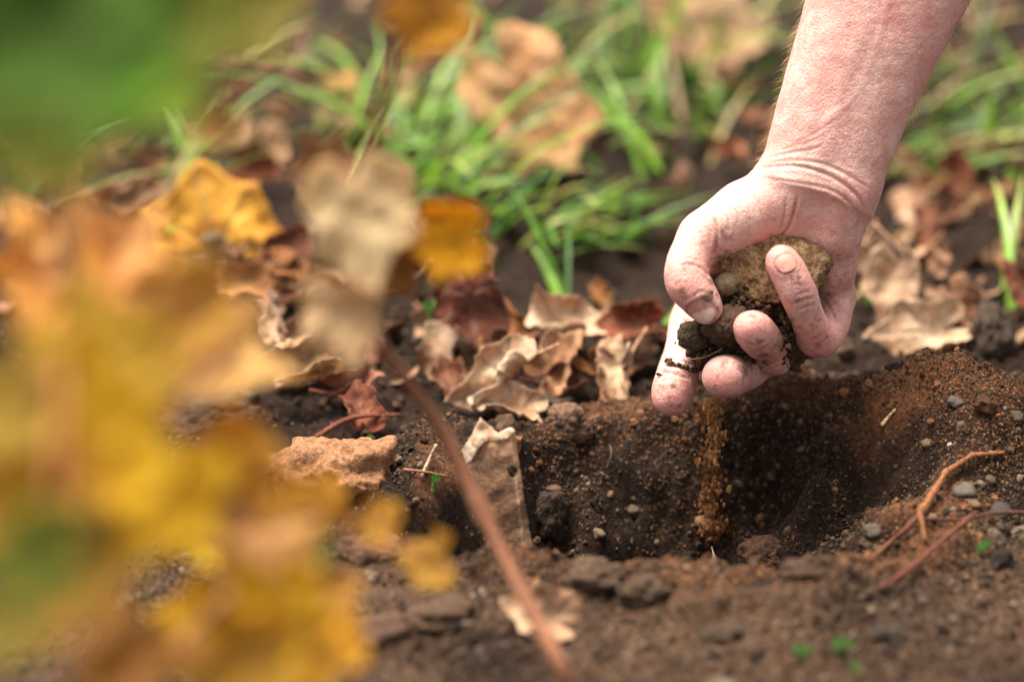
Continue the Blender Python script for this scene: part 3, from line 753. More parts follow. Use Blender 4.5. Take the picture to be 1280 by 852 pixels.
GRP = 'fallen leaves behind the hole'
# px, py of the leaf's middle, lift above the soil (m), size (m), colour, rotation, bend k1 k2 ang, label
LV = [
 (880, 56, .034, .088, (.66, .44, .27), (48, 10, 200), 1.0, .5, .3, 'large pale tan leaf drooping at the top edge left of the forearm'),
 (930, 35, .02, .030, PALE, (40, -10, 80), 1.2, .5, .3, 'small pale leaf tucked beside the forearm at the top edge'),
 (684, 158, .034, .104, (.66, .40, .20), (52, -12, 213), .55, -.1, .9, 'large orange-tan leaf hanging across the green grass'),
 (648, 88, .045, .040, (.46, .22, .09), (60, 20, 25), 1.5, .4, .6, 'narrow rusty leaf standing above the orange-tan leaf in the grass'),
 (258, 268, .028, .078, (.85, .47, .07), (60, 5, 15), .9, .7, .1, 'bright yellow and orange curled leaf left of the brown leaf heap'),
 (903, 186, .018, .022, (.46, .20, .10), (48, 15, 60), 1.4, .6, .8, 'small rusty leaf touching the left side of the wrist'),
 (612, 482, .018, .048, PALE, (42, -18, 110), 1.7, .5, .5, 'pale cream leaf curled like a trough above the grey clod'),
 (626, 508, .010, .036, PALE, (25, 8, 70), 1.2, .7, .2, 'flat pale leaf lying under the trough-shaped leaf'),
 (694, 396, .022, .046, PALE, (48, 15, 40), 1.5, .6, .9, 'pale cream leaf folded over at the top of the heap'),
 (705, 446, .016, .040, TAN, (35, -10, 320), 1.3, .8, .3, 'peach-brown leaf in the middle of the heap'),
 (764, 478, .014, .040, PALE, (38, 12, 150), 1.9, .3, .7, 'pale leaf rolled to a slit left of the index finger'),
 (778, 404, .020, .036, RED, (52, -15, 80), 1.2, .8, .2, 'red-brown leaf at the right end of the heap'),
 (748, 362, .020, .017, ORG, (60, 0, 10), 1.3, .5, .4, 'small upright orange leaf tip behind the heap'),
 (592, 398, .024, .050, (.20, .075, .05), (52, 8, 190), .9, .6, .6, 'large dark maroon leaf left of the heap'),
 (640, 440, .012, .026, BRN, (30, 20, 260), 1.4, .8, .2, 'dull brown leaf sunk between the pale leaves'),
 (802, 452, .008, .026, BRN, (20, -10, 300), 1.0, .6, .2, 'dark brown leaf lying flat behind the index finger'),
 (560, 470, .010, .030, (.28, .13, .08), (35, 10, 20), 1.2, .8, .2, 'reddish-brown leaf at the left foot of the heap'),
 (362, 450, .024, .044, (.54, .37, .20), (62, 5, 100), 2.0, .4, .2, 'cream leaf curled round a dark gap'),
 (340, 402, .016, .024, PALE, (50, -20, 10), 1.3, .6, .2, 'pinkish leaf piece above the curled cream leaf'),
 (1116, 372, .020, .044, PALE, (50, -10, 170), 1.1, .5, .4, 'upper of two pale beige leaves right of the hand'),
 (1134, 420, .014, .052, PALE, (34, 5, 100), 1.2, .6, .1, 'lower broad pale beige leaf lying on the soil right of the hand'),
 (1192, 388, .014, .028, (.31, .16, .10), (40, 15, 30), 1.2, .7, .2, 'brown leaf right of the two pale beige leaves'),
 (1192, 212, .024, .034, RED, (58, 10, 350), 1.2, .7, .5, 'rusty red curled leaf under the bright grass on the right'),
 (1222, 250, .020, .030, TAN, (58, -20, 60), 2.0, .4, .9, 'tan rolled leaf reaching down beside the rusty red leaf'),
 (1160, 235, .014, .024, TAN, (40, -5, 100), 1.5, .7, .3, 'tan leaf lying left of the rusty red leaf'),
 (1272, 350, .024, .028, (.26, .10, .06), (60, 0, 20), 1.2, .5, .2, 'dark rust leaf cut by the right edge of the picture'),
 (1210, 18, .014, .022, PALE, (40, 10, 200), 1.2, .5, .2, 'pale pink leaf at the top edge right of the forearm'),
 (412, 134, .018, .028, PINK, (44, 12, 110), 1.2, .6, .2, 'pale pink leaf above the tan hanging leaf'),
 (470, 158, .014, .026, (.40, .22, .15), (36, -8, 220), 1.2, .6, .2, 'pinkish-brown leaf at the left foot of the grass'),
 (368, 62, .016, .020, PINK, (56, 10, 170), 1.1, .6, .2, 'small upright pale leaf near the top left'),
 (500, 100, .012, .028, (.34, .20, .12), (32, 5, 140), 1.2, .5, .2, 'dull tan leaf behind the left side of the grass'),
 (70, 235, .016, .030, (.36, .20, .13), (45, 25, 300), 1.5, .5, .2, 'narrow pinkish-brown leaf by the left edge'),
 (330, 215, .020, .034, (.30, .10, .05), (50, -15, 250), 1.4, .8, .2, 'rusty leaf right behind the bright yellow and orange leaf'),
 (395, 245, .022, .030, (.40, .24, .13), (55, 5, 30), 1.5, .6, .2, 'fawn leaf left of the tan hanging leaf'),
 (350, 320, .020, .034, (.20, .07, .045), (50, 5, 120), 1.2, .7, .2, 'dark maroon leaf behind the orange rolled leaf'),
 (450, 505, .012, .030, (.25, .09, .055), (35, 0, 10), 1.3, .7, .2, 'red-brown leaf behind the big sandy clod'),
 (850, 215, .012, .024, (.34, .22, .15), (40, 40, 330), 2.2, .4, .2, 'narrow grey-tan rolled leaf pointing at the thumb'),
 (668, 764, .012, .032, (.56, .38, .24), (42, 8, 70), .7, .4, .1, 'pale tan leaf lying on the soil in front of the hole under the cane'),
]
for i, (a, b_, lift, size, col, rot, k1, k2, an, lab) in enumerate(LV):
    p = on_ground(a, b_); 
    # the middle of the leaf floats 'lift' above the soil; step back along the ray so that it stays put in view
    rr2 = ray(a, b_); p = p - rr2 * (lift * .8 / abs(rr2[2]))
    leaf_thing(p, size, col, rot, 100 + i, lab, group=GRP, k1=k1 * (2.3 if i not in (0, 2, 4) else 1.), k2=k2 * .7, ang=an, crumple=.07, lob=.35 if i == 4 else .5, wid=.6 if i == 2 else 1.15 if i == 4 else .85, fold=.3 if i == 4 else .15, stalk=i != 4)
# rolled orange leaf and many anonymous fallen leaves further back
p = on_ground(292, 372); leaf_thing(p + np.array([0, -.02, .018]), .040, (.62, .33, .13), (60, 0, 95), 171, 'orange leaf rolled into a narrow horizontal tube', group=GRP, k1=3.6, k2=.2, ang=.0, lob=.5, wid=.6)
r = np.random.default_rng(77)
for k in range(110):
    a, b_ = r.uniform(-40, 1320), r.uniform(-60, 400) if k % 4 else r.uniform(180, 520)
    if (600 < a < 1100 and 220 < b_) or (a > 1050 and b_ > 400): continue
    p = on_ground(a, b_)
    ci = int(r.integers(5)); col = [TAN, BRN, RED, (.33, .19, .12), PINK][ci]; f = r.uniform(.5, 1.0)
    where = 'by the left edge' if a < 200 else 'behind the vine leaves' if a < 420 else 'left of the grass' if a < 560 else 'among the grass' if a < 960 else 'right of the forearm'
    where += ' at top' if b_ < 90 else '' if b_ < 260 else ' lower down'
    leaf_thing(p + np.array([0, 0, .006]), r.uniform(.016, .032), tuple(c * f for c in col), (r.uniform(0, 45), r.uniform(-25, 25), r.uniform(0, 360)), 300 + k,
        'small blurred %s leaf strewn %s' % (('tan', 'dark brown', 'rusty red', 'fawn', 'pinkish')[ci], where), group='small leaves strewn in the background litter', k1=r.uniform(1.5, 3.2), k2=r.uniform(.4, 1.6), ang=r.uniform(0, 3), crumple=.15, lob=.45, rings=7, seg=44, stalk=False)
SPOT = [(x_, y_) for y_, x0, x1 in ((345, 300, 640), (385, 320, 560), (425, 560, 830), (470, 400, 660), (500, 640, 800), (345, 1080, 1270), (300, 1120, 1270), (410, 1160, 1270), (120, 300, 520), (190, 320, 470), (270, 60, 230), (240, 1120, 1260)) for x_ in range(x0, x1, 62)]
NEARBY = ((430, 'under the hanging leaf'), (560, 'by the maroon leaf'), (700, 'in the leaf heap'), (900, 'beside the index finger'), (1175, 'by the beige leaves'), (1400, 'near the right edge'))
for k, (a, b_) in enumerate(SPOT):
    a, b_ = a + r.normal() * 14, b_ + r.normal() * 12; p = on_ground(a, b_)
    ci = int(r.integers(6)); col = [TAN, BRN, (.34, .14, .08), (.42, .25, .16), (.62, .44, .30), ORG][ci]; f = r.uniform(.7, 1.05)
    row = 'at the top left' if b_ < 215 else 'behind' if b_ < 370 else 'in the middle' if b_ < 450 else 'in front'
    leaf_thing(p + np.array([0, 0, .009]), r.uniform(.022, .036), tuple(c * f for c in col), (r.uniform(5, 55), r.uniform(-25, 25), r.uniform(0, 360)), 700 + k,
        'curled %s leaf %s, %s' % (('tan', 'brown', 'russet', 'fawn', 'cream', 'orange')[ci], next(t for m, t in NEARBY if a < m), row), group='curled leaves of the litter', k1=r.uniform(2.4, 4.6), k2=r.uniform(.1, .8), ang=r.uniform(0, 3), crumple=.07, lob=.5, rings=8, seg=56)
# crumbled leaf fragments, beyond counting
def fragments(n, seed):
    r = np.random.default_rng(seed); V, F, C = [], [], []
    gx_ = np.linspace(-1, 1, 4); A, B = np.meshgrid(gx_, gx_)
    for k in range(n):
        y = r.uniform(1.33, 3.2); x = r.uniform(-.75, .75) * y / 1.5
        if y < 1.5 and -.02 < x < .22: continue
        s_ = r.uniform(.003, .010); kx, ky = r.uniform(-1, 1, 2)
        loc = np.stack([A.ravel() * (1 - .3 * B.ravel() ** 2), B.ravel() * r.uniform(.4, 1), .35 * kx * A.ravel() ** 2 + .3 * ky * B.ravel() ** 2], 1) * s_
        M3 = np.array((R_(r.uniform(-60, 60), r.uniform(-60, 60), r.uniform(0, 360))).to_3x3())
        q = loc @ M3.T + np.array([x, y, hz(x, y) + s_ * .4]); b0 = len(V) * 16
        V.append(q); C.append(np.full(16, r.random()))
        F += [[b0 + j*4 + i, b0 + j*4 + i+1, b0 + j*4 + i+5, b0 + j*4 + i+4] for j in range(3) for i in range(3)]
    return np.concatenate(V), np.array(F), np.concatenate(C)
M_FRAG = mat_crumb('leaf_fragment', [(.03, .014, .008), (.07, .032, .017), (.15, .075, .038), (.10, .034, .018), (.30, .18, .10)], 200)
v, f, c = fragments(2600, 5)
solidify(tag(obj('leaf_litter', make_mesh('leaf_litter', v, f, True, {'rnd': c}), M_FRAG), 'crumbled brown leaf fragments covering the ground behind the hole', 'leaf litter', kind='stuff'), .0004)

# ------------------------------------------------------------------ grass
def blades(tufts, seed):
    r = np.random.default_rng(seed); V, F, C, T = [], [], [], []; n0 = 0
    for (a, b_, n, L, lx, ly, sp) in tufts:
        p0 = on_ground(a, b_)
        for k in range(int(n * (.85 if b_ > 140 else .55) * (.6 if a > 900 else 1) + .5)):
            b0 = p0 + np.array([r.normal() * sp, r.normal() * sp, 0]); b0[2] = hz(b0[0], b0[1]) - .003
            ln = L * r.uniform(.5, 1.15); d = np.array([lx + r.normal() * .55, ly + r.normal() * .55, 1.]); d /= np.linalg.norm(d)
            wdt = r.uniform(.0009, .0034); bend_ = r.uniform(.4, 1.6); hor = np.array([d[0], d[1], 0]) + 1e-3; hor /= np.linalg.norm(hor)
            sdv = np.cross(hor, [0, 0, 1.]); S = 8; pos = b0.copy()
            tw = r.normal() * .5
            for i in range(S + 1):
                t = i / S; dirn = d * (1 - .2 * t) + hor * bend_ * t ** 1.5 - np.array([0, 0, .55 * bend_ * t ** 2]); dirn /= np.linalg.norm(dirn)
                if i: pos = pos + dirn * ln / S
                ww = wdt * (1 - t ** 2.2) + .0002; up = np.cross(sdv, dirn)
                s2 = sdv * math.cos(tw * t) + up * math.sin(tw * t)
                V += [pos - s2 * ww, pos - up * ww * .35, pos + s2 * ww]
                if i:
                    q = n0 + (i - 1) * 3; F += [[q, q+1, q+4, q+3], [q+1, q+2, q+5, q+4]]
            n0 += (S + 1) * 3; C += [r.random()] * ((S + 1) * 3); tipd = r.random() ** 2.5; T += [tipd * (i / S) ** 2 for i in range(S + 1) for _ in range(3)]
    return np.array(V), np.array(F), np.array(C), np.array(T)
b = NB('grass_blade2'); cc = b.ramp(b.attr('rnd'), [(0., (.03, .10, .015)), (.35, (.085, .22, .018)), (.7, (.19, .38, .025)), (.84, (.26, .50, .06)), (.90, (.42, .36, .10)), (1., (.40, .27, .13))])
cc = b.mix(b.attr('tip'), cc, (.45, .36, .12)); cc = b.mix(1., cc, b.ramp(b.noise(60, 3), [(.3, .6), (.7, 1.25)]), 'MULTIPLY')
M_GR = b.bsdf(cc, .42, None, .5, trans=.38)
TUFTS = [(505, 240, 20, .13, .9, .2, .02), (540, 215, 26, .12, .5, .3, .03), (600, 215, 30, .10, .2, .2, .03), (585, 160, 26, .11, .5, .2, .04), (560, 255, 14, .07, .8, -.2, .02),
  (650, 300, 16, .07, .3, -.4, .018), (700, 285, 22, .07, .6, -.3, .02), (745, 275, 16, .055, .5, -.4, .015), (760, 130, 34, .11, .2, 0, .05), (830, 150, 30, .09, -.3, -.2, .04),
  (790, 75, 26, .11, .3, 0, .05), (720, 60, 12, .12, -.2, 0, .05), (860, 130, 14, .08, 0, -.3, .03), (640, 40, 10, .12, .3, 0, .05), (930, 110, 14, .09, -.2, -.1, .03), (975, 60, 22, .10, -.1, 0, .04),
  (1120, 205, 26, .09, .7, -.2, .02), (1165, 195, 26, .09, .8, 0, .025), (1215, 165, 22, .09, .7, 0, .03), (1265, 190, 22, .08, -.3, -.2, .025), (1250, 60, 16, .11, 0, 0, .05), (1150, 110, 18, .10, .5, 0, .03),
  (1268, 130, 12, .12, -.7, -.1, .02), (1255, 385, 3, .10, .3, 0, .004), (230, 205, 22, .05, .2, -.2, .02), (200, 250, 8, .11, .6, .2, .01), (20, 275, 6, .13, .9, .2, .01), (175, 330, 10, .045, .3, -.3, .012),
  (420, 165, 12, .05, 0, 0, .02), (690, 370, 4, .09, -.5, .2, .005), (830, 405, 5, .05, .7, 0, .006), (1075, 360, 7, .04, .4, 0, .006), (445, 215, 14, .09, .9, 0, .02), (400, 60, 10, .07, .3, 0, .04), (1100, 30, 10, .1, .3, 0, .05)]
v, f, c, tp = blades(TUFTS, 3)
tag(obj('grass', make_mesh('grass', v, f, True, {'rnd': c, 'tip': tp}), M_GR), 'bright green grass in tufts behind the hole', 'grass', kind='stuff')

# ------------------------------------------------------------------ small green plants
def seedling(px, py, h, leaves, label, lean=0., dpt=None):
    p = on_ground(px, py); e = bpy.data.objects.new('seedling', None); COL.objects.link(e); e.location = p
    tag(e, label, 'seedling')
    topp = np.array([lean * h, 0, h])
    V, F = tube(smooth_path([(0, 0, -.003), (lean * h * .3, 0, h * .5), tuple(topp)], 4), np.linspace(.0011, .0008, 9), 6)
    st = obj('stem', make_mesh('stem', np.array(V), F), M_STEM, e); st.color = (.12, .26, .05, 1)
    for (sz_, rx, ry, rz, ox, oz) in leaves:
        me, base = leaf_mesh('leaf', sz_, int(px) + int(rz), .6, .3, 0, .1, .03, lob=.15, rings=6, seg=36)
        l = obj('leaf', me, M_LIVE, e); l.color = (.07, .23, .03, 1); solidify(l, .0004)
        l.matrix_local = Matrix.Translation(Vector(topp) + Vector((ox, 0, oz))) @ R_(rx, ry, rz)
    return e
seedling(528, 442, .032, [(.013, 62, 0, 185, .008, .004), (.007, 40, 20, 60, -.006, -.004)], 'green heart-leaved seedling left of the maroon leaf', .25)
seedling(1004, 826, .006, [(.0045, 35, 0, 60, -.003, 0), (.004, 35, 0, 290, .003, 0)], 'left of two tiny green seedlings at the bottom edge', 0)
seedling(1050, 820, .007, [(.0055, 40, 0, 45, -.002, 0), (.0045, 35, 0, 290, .004, 0)], 'right of two tiny green seedlings at the bottom edge', 0)
seedling(1068, 846, .006, [(.004, 40, 0, 20, 0, 0)], 'tiny yellow-green sprout cut by the bottom edge', 0)
seedling(1224, 696, .006, [(.0045, 40, 0, 20, 0, 0), (.004, 30, 0, 200, .003, 0)], 'tiny green seedling below the dark red twig', 0)
seedling(463, 566, .008, [(.004, 50, 0, 10, 0, .001)], 'tiny pale green sprout behind the big sandy clod', 0)
seedling(541, 612, .006, [(.0045, 50, 0, 20, 0, .001)], 'tiny bright green sprout beside the torn leaf', .2)

# ------------------------------------------------------------------ the torn leaf at the edge of the hole
TP = lambda a, b_: np.array([(a - 615) / 26., -(b_ - 606) / 26.])        # cm in the leaf's own plane
out_ = [(580, 566), (588, 552), (603, 553), (622, 551), (640, 541), (644, 566), (647, 590), (651, 620), (656, 652), (661, 682), (650, 680), (640, 679), (622, 657), (604, 638), (592, 608), (584, 585)]
o2 = np.array([TP(*q) for q in out_]); rr3 = np.random.default_rng(3); dense = []
for a, b_ in zip(o2, np.roll(o2, -1, 0)):
    m = max(2, int(np.linalg.norm(b_ - a) / .12))
    for t in np.arange(m) / m: dense.append(a + (b_ - a) * t + rr3.normal(size=2) * .016)
hole_c = TP(637.5, 590); hole_ = [hole_c + np.array([.24 * math.cos(t), .25 * math.sin(t)]) * (1 + .12 * math.sin(3 * t)) for t in np.linspace(0, 2 * math.pi, 18, endpoint=False)]
gxx, gyy = np.meshgrid(np.arange(-2, 2.2, .11), np.arange(-3.2, 3, .11)); inner = np.stack([gxx.ravel(), gyy.ravel()], 1) + rr3.normal(size=(gxx.size, 2)) * .012
def inpoly(p, poly):
    x, y = p[:, 0], p[:, 1]; c = np.zeros(len(p), bool); poly = np.array(poly)
    for (x0, y0), (x1, y1) in zip(poly, np.roll(poly, -1, 0)):
        m = ((y0 > y) != (y1 > y)); c ^= m & (x < (x1 - x0) * (y - y0) / (y1 - y0 + 1e-12) + x0)
    return c
inner = inner[inpoly(inner, dense) & ~inpoly(inner, [hole_c + (q - hole_c) * 1.25 for q in hole_])]
allp = [Vector(q) for q in dense] + [Vector(q) for q in hole_] + [Vector(q) for q in inner]
nd, nh = len(dense), len(hole_)
edges = [(i, (i + 1) % nd) for i in range(nd)] + [(nd + i, nd + (i + 1) % nh) for i in range(nh)]
vv, _, ff, *_ = delaunay_2d_cdt(allp, edges, [], 0, 1e-5)
vv = np.array([q[:] for q in vv]); cen = np.array([vv[list(q)].mean(0) for q in ff])
ff = [q for q, a, b_ in zip(ff, inpoly(cen, dense), inpoly(cen, hole_)) if a and not b_]
def torn_z(v):
    x, y = v[:, 0], v[:, 1]
    edge = sstep(.35, 0, (1.10 + .26 * (-y + 1.0) * .55) - x)      # the right edge rolls over
    z = -.14 * x ** 2 + .05 * y + .10 * fbm(np.stack([x * 1.3, y * 1.3, x * 0], 1), 3) + .22 * np.exp(-((x + .25 + .15 * y) / .28) ** 2) * .5
    return z + .10 * edge
tz = torn_z(vv)
leafO = P(617, 606, 1.312)
TAX = np.array(R_(68, -4, 0).to_3x3())               # stands leaning on the wall of the hole
V3 = np.column_stack([vv, tz]) / 100
vein = np.exp(-((vv[:, 0] - .95 - .21 * (1 - vv[:, 1]) * .5) / .07) ** 2) * .9
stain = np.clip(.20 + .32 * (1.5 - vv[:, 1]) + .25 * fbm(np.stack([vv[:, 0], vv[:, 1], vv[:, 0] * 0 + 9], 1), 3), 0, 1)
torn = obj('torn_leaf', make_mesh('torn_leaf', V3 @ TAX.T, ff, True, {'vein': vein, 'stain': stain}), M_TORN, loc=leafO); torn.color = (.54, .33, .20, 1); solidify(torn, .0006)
tag(torn, 'torn papery grey-brown leaf with a round hole leaning on the left wall of the pit', 'leaf')
# its tip is folded over, showing the pale underside
fold_o = [(576, 565), (590, 545), (599, 525), (621, 544), (636, 536), (641, 541), (633, 549), (618, 554), (606, 552), (598, 560), (590, 575), (584, 582)]
fp = np.array([TP(*q) for q in fold_o]); fd = []
for a, b_ in zip(fp, np.roll(fp, -1, 0)):
    m = max(2, int(np.linalg.norm(b_ - a) / .12))
    for t in np.arange(m) / m: fd.append(a + (b_ - a) * t + rr3.normal(size=2) * .014)
inn = np.stack([gxx.ravel(), gyy.ravel()], 1); inn = inn[inpoly(inn, fd)]
vf, _, f2, *_ = delaunay_2d_cdt([Vector(q) for q in fd] + [Vector(q) for q in inn], [(i, (i + 1) % len(fd)) for i in range(len(fd))], [], 1, 1e-5)
vf = np.array([q[:] for q in vf]); zf = torn_z(vf) + .10 + .10 * fbm(np.stack([vf[:, 0] * 2, vf[:, 1] * 2, vf[:, 0] * 0 + 4], 1), 3) - .55 * np.clip(vf[:, 1] - 2.2, 0, 1) + .2 * np.exp(-((vf[:, 0] + .75) / .2) ** 2)
fo = obj('folded_tip', make_mesh('folded_tip', (np.column_stack([vf, zf]) / 100) @ TAX.T, f2, True, {'vein': np.zeros(len(vf))}), M_DRY, torn); fo.color = (.86, .76, .62, 1); solidify(fo, .0005)
fo['label'] = 'pale folded-over tip of the torn leaf'

# ------------------------------------------------------------------ twigs
def gp(a, b_, up=.003): 
    q = on_ground(a, b_); q[2] += up; return q
tw = bpy.data.objects.new('forked_twig', None); COL.objects.link(tw); tw.location = Vector(gp(1146, 660))
tag(tw, 'orange-brown forked vine twig with swollen joints lying on the right rim of the hole', 'twig')
stick('branch', [gp(1254, 575, .004), gp(1214, 583, .006), gp(1181, 607, .007), gp(1150, 655, .006)], .0009, .0017, (.22, .085, .03), tw, (.33, .66, .97), .1, kink=True, sub=12)
stick('branch', [gp(1152, 655, .006), gp(1130, 675, .005), gp(1106, 693, .004), gp(1086, 708, .003)], .0016, .0012, (.12, .038, .02), tw, (.02,), .1)
stick('stub', [gp(1148, 652, .006), gp(1151, 668, .007), gp(1156, 686, .004)], .0013, .0010, (.18, .07, .028), tw, (), .1)
o = stick('red_twig', [gp(1156, 660, .005), gp(1200, 661, .005), gp(1250, 655, .006), gp(1330, 652, .004)], .0010, .0009, (.075, .028, .019), None, (.3, .7), .1)
tag(o, 'dark red twig lying level from the fork to the right edge', 'twig')
o = stick('red_twig', [gp(1212, 670, .010), gp(1180, 694, .009), gp(1140, 722, .006), gp(1100, 742, .003)], .0014, .0010, (.12, .038, .02), None, (.3,), .1)
tag(o, 'blurred red twig slanting in the foreground below the forked twig', 'twig')
o = stick('straw', [gp(1119, 516, .002), gp(1110, 526, .002), gp(1102, 536, .002)], .0005, .0012, (.62, .38, .20)); tag(o, 'short pale straw stuck in the slope of the spoil heap', 'straw')
o = stick('straw', [gp(272, 598, .004), gp(320, 600, .004), gp(352, 600, .004)], .0012, .0016, (.62, .46, .30)); tag(o, 'pale dry straw lying left of the big sandy clod', 'straw')
o = stick('straw', [gp(527, 600, .002), gp(537, 588, .006), gp(546, 579, .010)], .0010, .0008, (.36, .27, .17)); tag(o, 'short pale straw left of the torn leaf', 'straw')
o = stick('root', [gp(505, 596, .004), gp(530, 601, .005), gp(562, 605, .004)], .0008, .0005, (.24, .10, .06)); tag(o, 'thin brown root running from the big clod to the torn leaf', 'root')
o = stick('red_twig', [gp(395, 560, .006), gp(440, 545, .010), gp(500, 532, .006)], .0015, .0011, (.17, .05, .028)); tag(o, 'blurred red twig lying behind the big sandy clod', 'twig')
o = stick('straw', [H(863, 449, .35), H(880, 447, .5), H(902, 437, .55)], .05, .04, (.42, .29, .17)); 
bpy.data.objects.remove(o)
sp_ = [to_world(H(863, 449, .45)), to_world(H(882, 446, .75)), to_world(H(903, 436, .75))]
o = stick('straw', sp_, .0003, .0005, (.24, .16, .085)); tag(o, 'tiny straw lying across the soil between index and middle finger', 'straw')
o = stick('root', [gp(893, 700, .001), gp(889, 692, .004), gp(884, 686, .003)], .0003, .0003, (.26, .20, .14)); tag(o, 'tiny white curved root at the near lip of the hole', 'root')
o = stick('root', [gp(762, 560, .002), gp(764, 576, .004), gp(758, 592, .003)], .0003, .0003, (.11, .075, .045)); tag(o, 'thin hooked root on the far wall of the hole', 'root')

# ------------------------------------------------------------------ stones and clods on the ground
def ground_lump(name, px, py, r_, col, mat, seed, label, cat, sub=4, rough=.16, freq=1.5, planes=9, sq=(1, 1, .75), sink=.3, dim=.62):
    p = on_ground(px, py); v, f = lump_verts(sub, seed, rough, freq, planes=planes); v = v * np.array(sq) * r_
    o = obj(name, make_mesh(name, v, f), mat, loc=p + np.array([0, 0, r_ * sq[2] * (1 - sink) - r_ * .45])); o.color = (col[0] * dim, col[1] * dim * (.88 if cat == 'clod' else .86), col[2] * dim * (.78 if cat == 'clod' else .72), 1)
    return tag(o, label, cat)
GRY, GB = (.12, .10, .08), (.18, .125, .08)
for k, (a, b_, r_, col, lab) in enumerate([
    (1194, 503, .0042, (.125, .12, .115), 'bluish grey stone near the crest of the spoil heap'), (1202, 533, .0034, GB, 'tan pebble below the bluish stone on the spoil heap'),
    (1159, 555, .0033, GB, 'small brown pebble in the middle of the spoil slope'), (1203, 615, .0058, (.115, .105, .095), 'round grey pebble right of the forked twig'),
    (1216, 630, .0042, GB, 'flat grey-brown pebble just below the round grey pebble'), (1270, 520, .0036, GRY, 'grey pebble on the heap by the right edge'),
    (1248, 643, .0062, (.06, .05, .045), 'dark clod-like stone above the dark red twig'), (1090, 664, .0045, (.10, .085, .07), 'dull grey pebble at the foot of the spoil slope'),
    (881, 657, .0058, (.33, .21, .12), 'tan pebble where the falling soil lands'), (924, 604, .003, GRY, 'small grey pebble on the far wall of the hole'),
    (1188, 556, .0018, (.45, .42, .38), 'tiny whitish grit on the spoil heap'), (748, 668, .0042, (.17, .13, .10), 'greyish pebble in the left part of the hole'),
    (790, 640, .0042, (.10, .08, .065), 'dull pebble on the dark floor of the hole'), (690, 612, .0042, (.16, .10, .075), 'reddish pebble on the far wall right of the torn leaf'),
    (1236, 600, .0032, GRY, 'small pebble above the twig tip by the right edge')]):
    ground_lump('pebble', a, b_, r_, col, M_STONE, 500 + k, lab, 'pebble', 3)
CL = [(432, 598, .027, (.25, .135, .072), 'big flat-topped sandy clod left of the torn leaf', (1.15, .85, .62)),
      (372, 590, .019, (.23, .125, .068), 'sandy clod joined to the left end of the big clod', (1.1, .9, .7)),
      (462, 692, .013, (.10, .06, .038), 'small dark clod below the big sandy clod', (1.2, .8, .7)),
      (962, 697, .012, (0.093, 0.049, 0.029), 'rounded reddish clod on the near lip of the hole', (1.25, .8, .75)),
      (1012, 716, .010, (0.081, 0.048, 0.031), 'grey-brown clod right of the reddish lip clod', (1.2, .8, .7)),
      (745, 722, .012, (0.096, 0.064, 0.043), 'pale grey clod on the near lip right of the cane', (1.35, .8, .65)),
      (812, 736, .010, (0.081, 0.053, 0.035), 'grey-brown clod right of the pale grey lip clod', (1.3, .8, .6)),
      (712, 532, .011, (.17, .105, .072), 'rounded brown clod behind the far rim', (1.1, .9, .8)),
      (672, 516, .014, (.11, .085, .066), 'grey block-shaped clod below the pale rolled leaves', (1.5, .8, .65)),
      (690, 655, .010, (.055, .036, .025), 'dark clod on the floor of the hole right of the torn leaf', (.8, .8, 1.3)),
      (260, 520, .020, (.05, .038, .03), 'large dark clod in the shade left of the sandy clod', (1.4, .9, .6)),
      (560, 770, .014, (0.099, 0.062, 0.039), 'dry brown clod in front of the hole left of the cane', (1.4, .9, .55)),
      (480, 790, .013, (0.105, 0.062, 0.042), 'dry clod near the bottom left of the cane', (1.4, .9, .55)),
      (900, 790, .010, (0.074, 0.049, 0.032), 'blurred brown clod in the bottom foreground', (1.4, .9, .5)),
      (1130, 790, .010, (0.046, 0.032, 0.023), 'blurred dark clod in the right foreground', (1.4, .9, .5)),
      (1240, 440, .016, (.09, .07, .055), 'grey blurred clod behind the spoil heap by the right edge', (1., .9, 1.1))]
for k, (a, b_, r_, col, lab, sq) in enumerate(CL):
    ground_lump('soil_clod', a, b_, r_, col, M_CLOD, 600 + k, lab, 'clod', 5, .26, 1.5, 4 if k < 3 else 0, (sq[0] * .9, sq[1], sq[2] * 1.15), .45, 1. if k < 3 else .7)

# ------------------------------------------------------------------ the vine in the foreground
def vine(name, label, stems, leaves, stemcol, group=None):
    e = bpy.data.objects.new(name, None); COL.objects.link(e); e.location = stems[0][0][0]; tag(e, label, 'vine')
    pts = []
    for sp, r0, r1, nodes in stems:
        pth = smooth_path(sp, 6); pts.append(pth); stick('stem', sp, r0, r1, stemcol, e, nodes, .1)
    pts = np.concatenate(pts)
    for i, (a, b_, d, size, col, rot, k1, k2) in enumerate(leaves):
        me, base = leaf_mesh('leaf', size, 900 + i + len(name), k1, k2, .3 * i, .12, .09, lob=.85)
        l = obj('leaf', me, M_LIVE, e); l.color = (*col, 1); solidify(l, .0004)
        c = P(a, b_, d); Mx = Matrix.Translation(Vector(c) - e.location) @ R_(*rot); l.matrix_local = Mx
        bw = np.array(Mx @ base) + np.array(e.location); near = pts[np.argmin(((pts - bw) ** 2).sum(1))]
        mid = (bw + near) / 2 + np.array([0, 0, .006])
        V, F = tube(smooth_path([bw, mid, near], 4), np.linspace(.0009, .0013, 9), 6)
        V = np.array([(Mx.inverted() @ (Vector(q) - e.location))[:] for q in V])
        st = obj('leaf_stalk', make_mesh('leaf_stalk', V, F), M_STEM, l); st.color = (.36, .14, .06, 1)
    return e
OCH, YL, PCH, OLV, DGR, GRN, BRW = (.68, .38, .05), (.86, .56, .035), (.74, .46, .2), (.26, .25, .03), (.09, .20, .025), (.20, .42, .03), (.36, .17, .06)
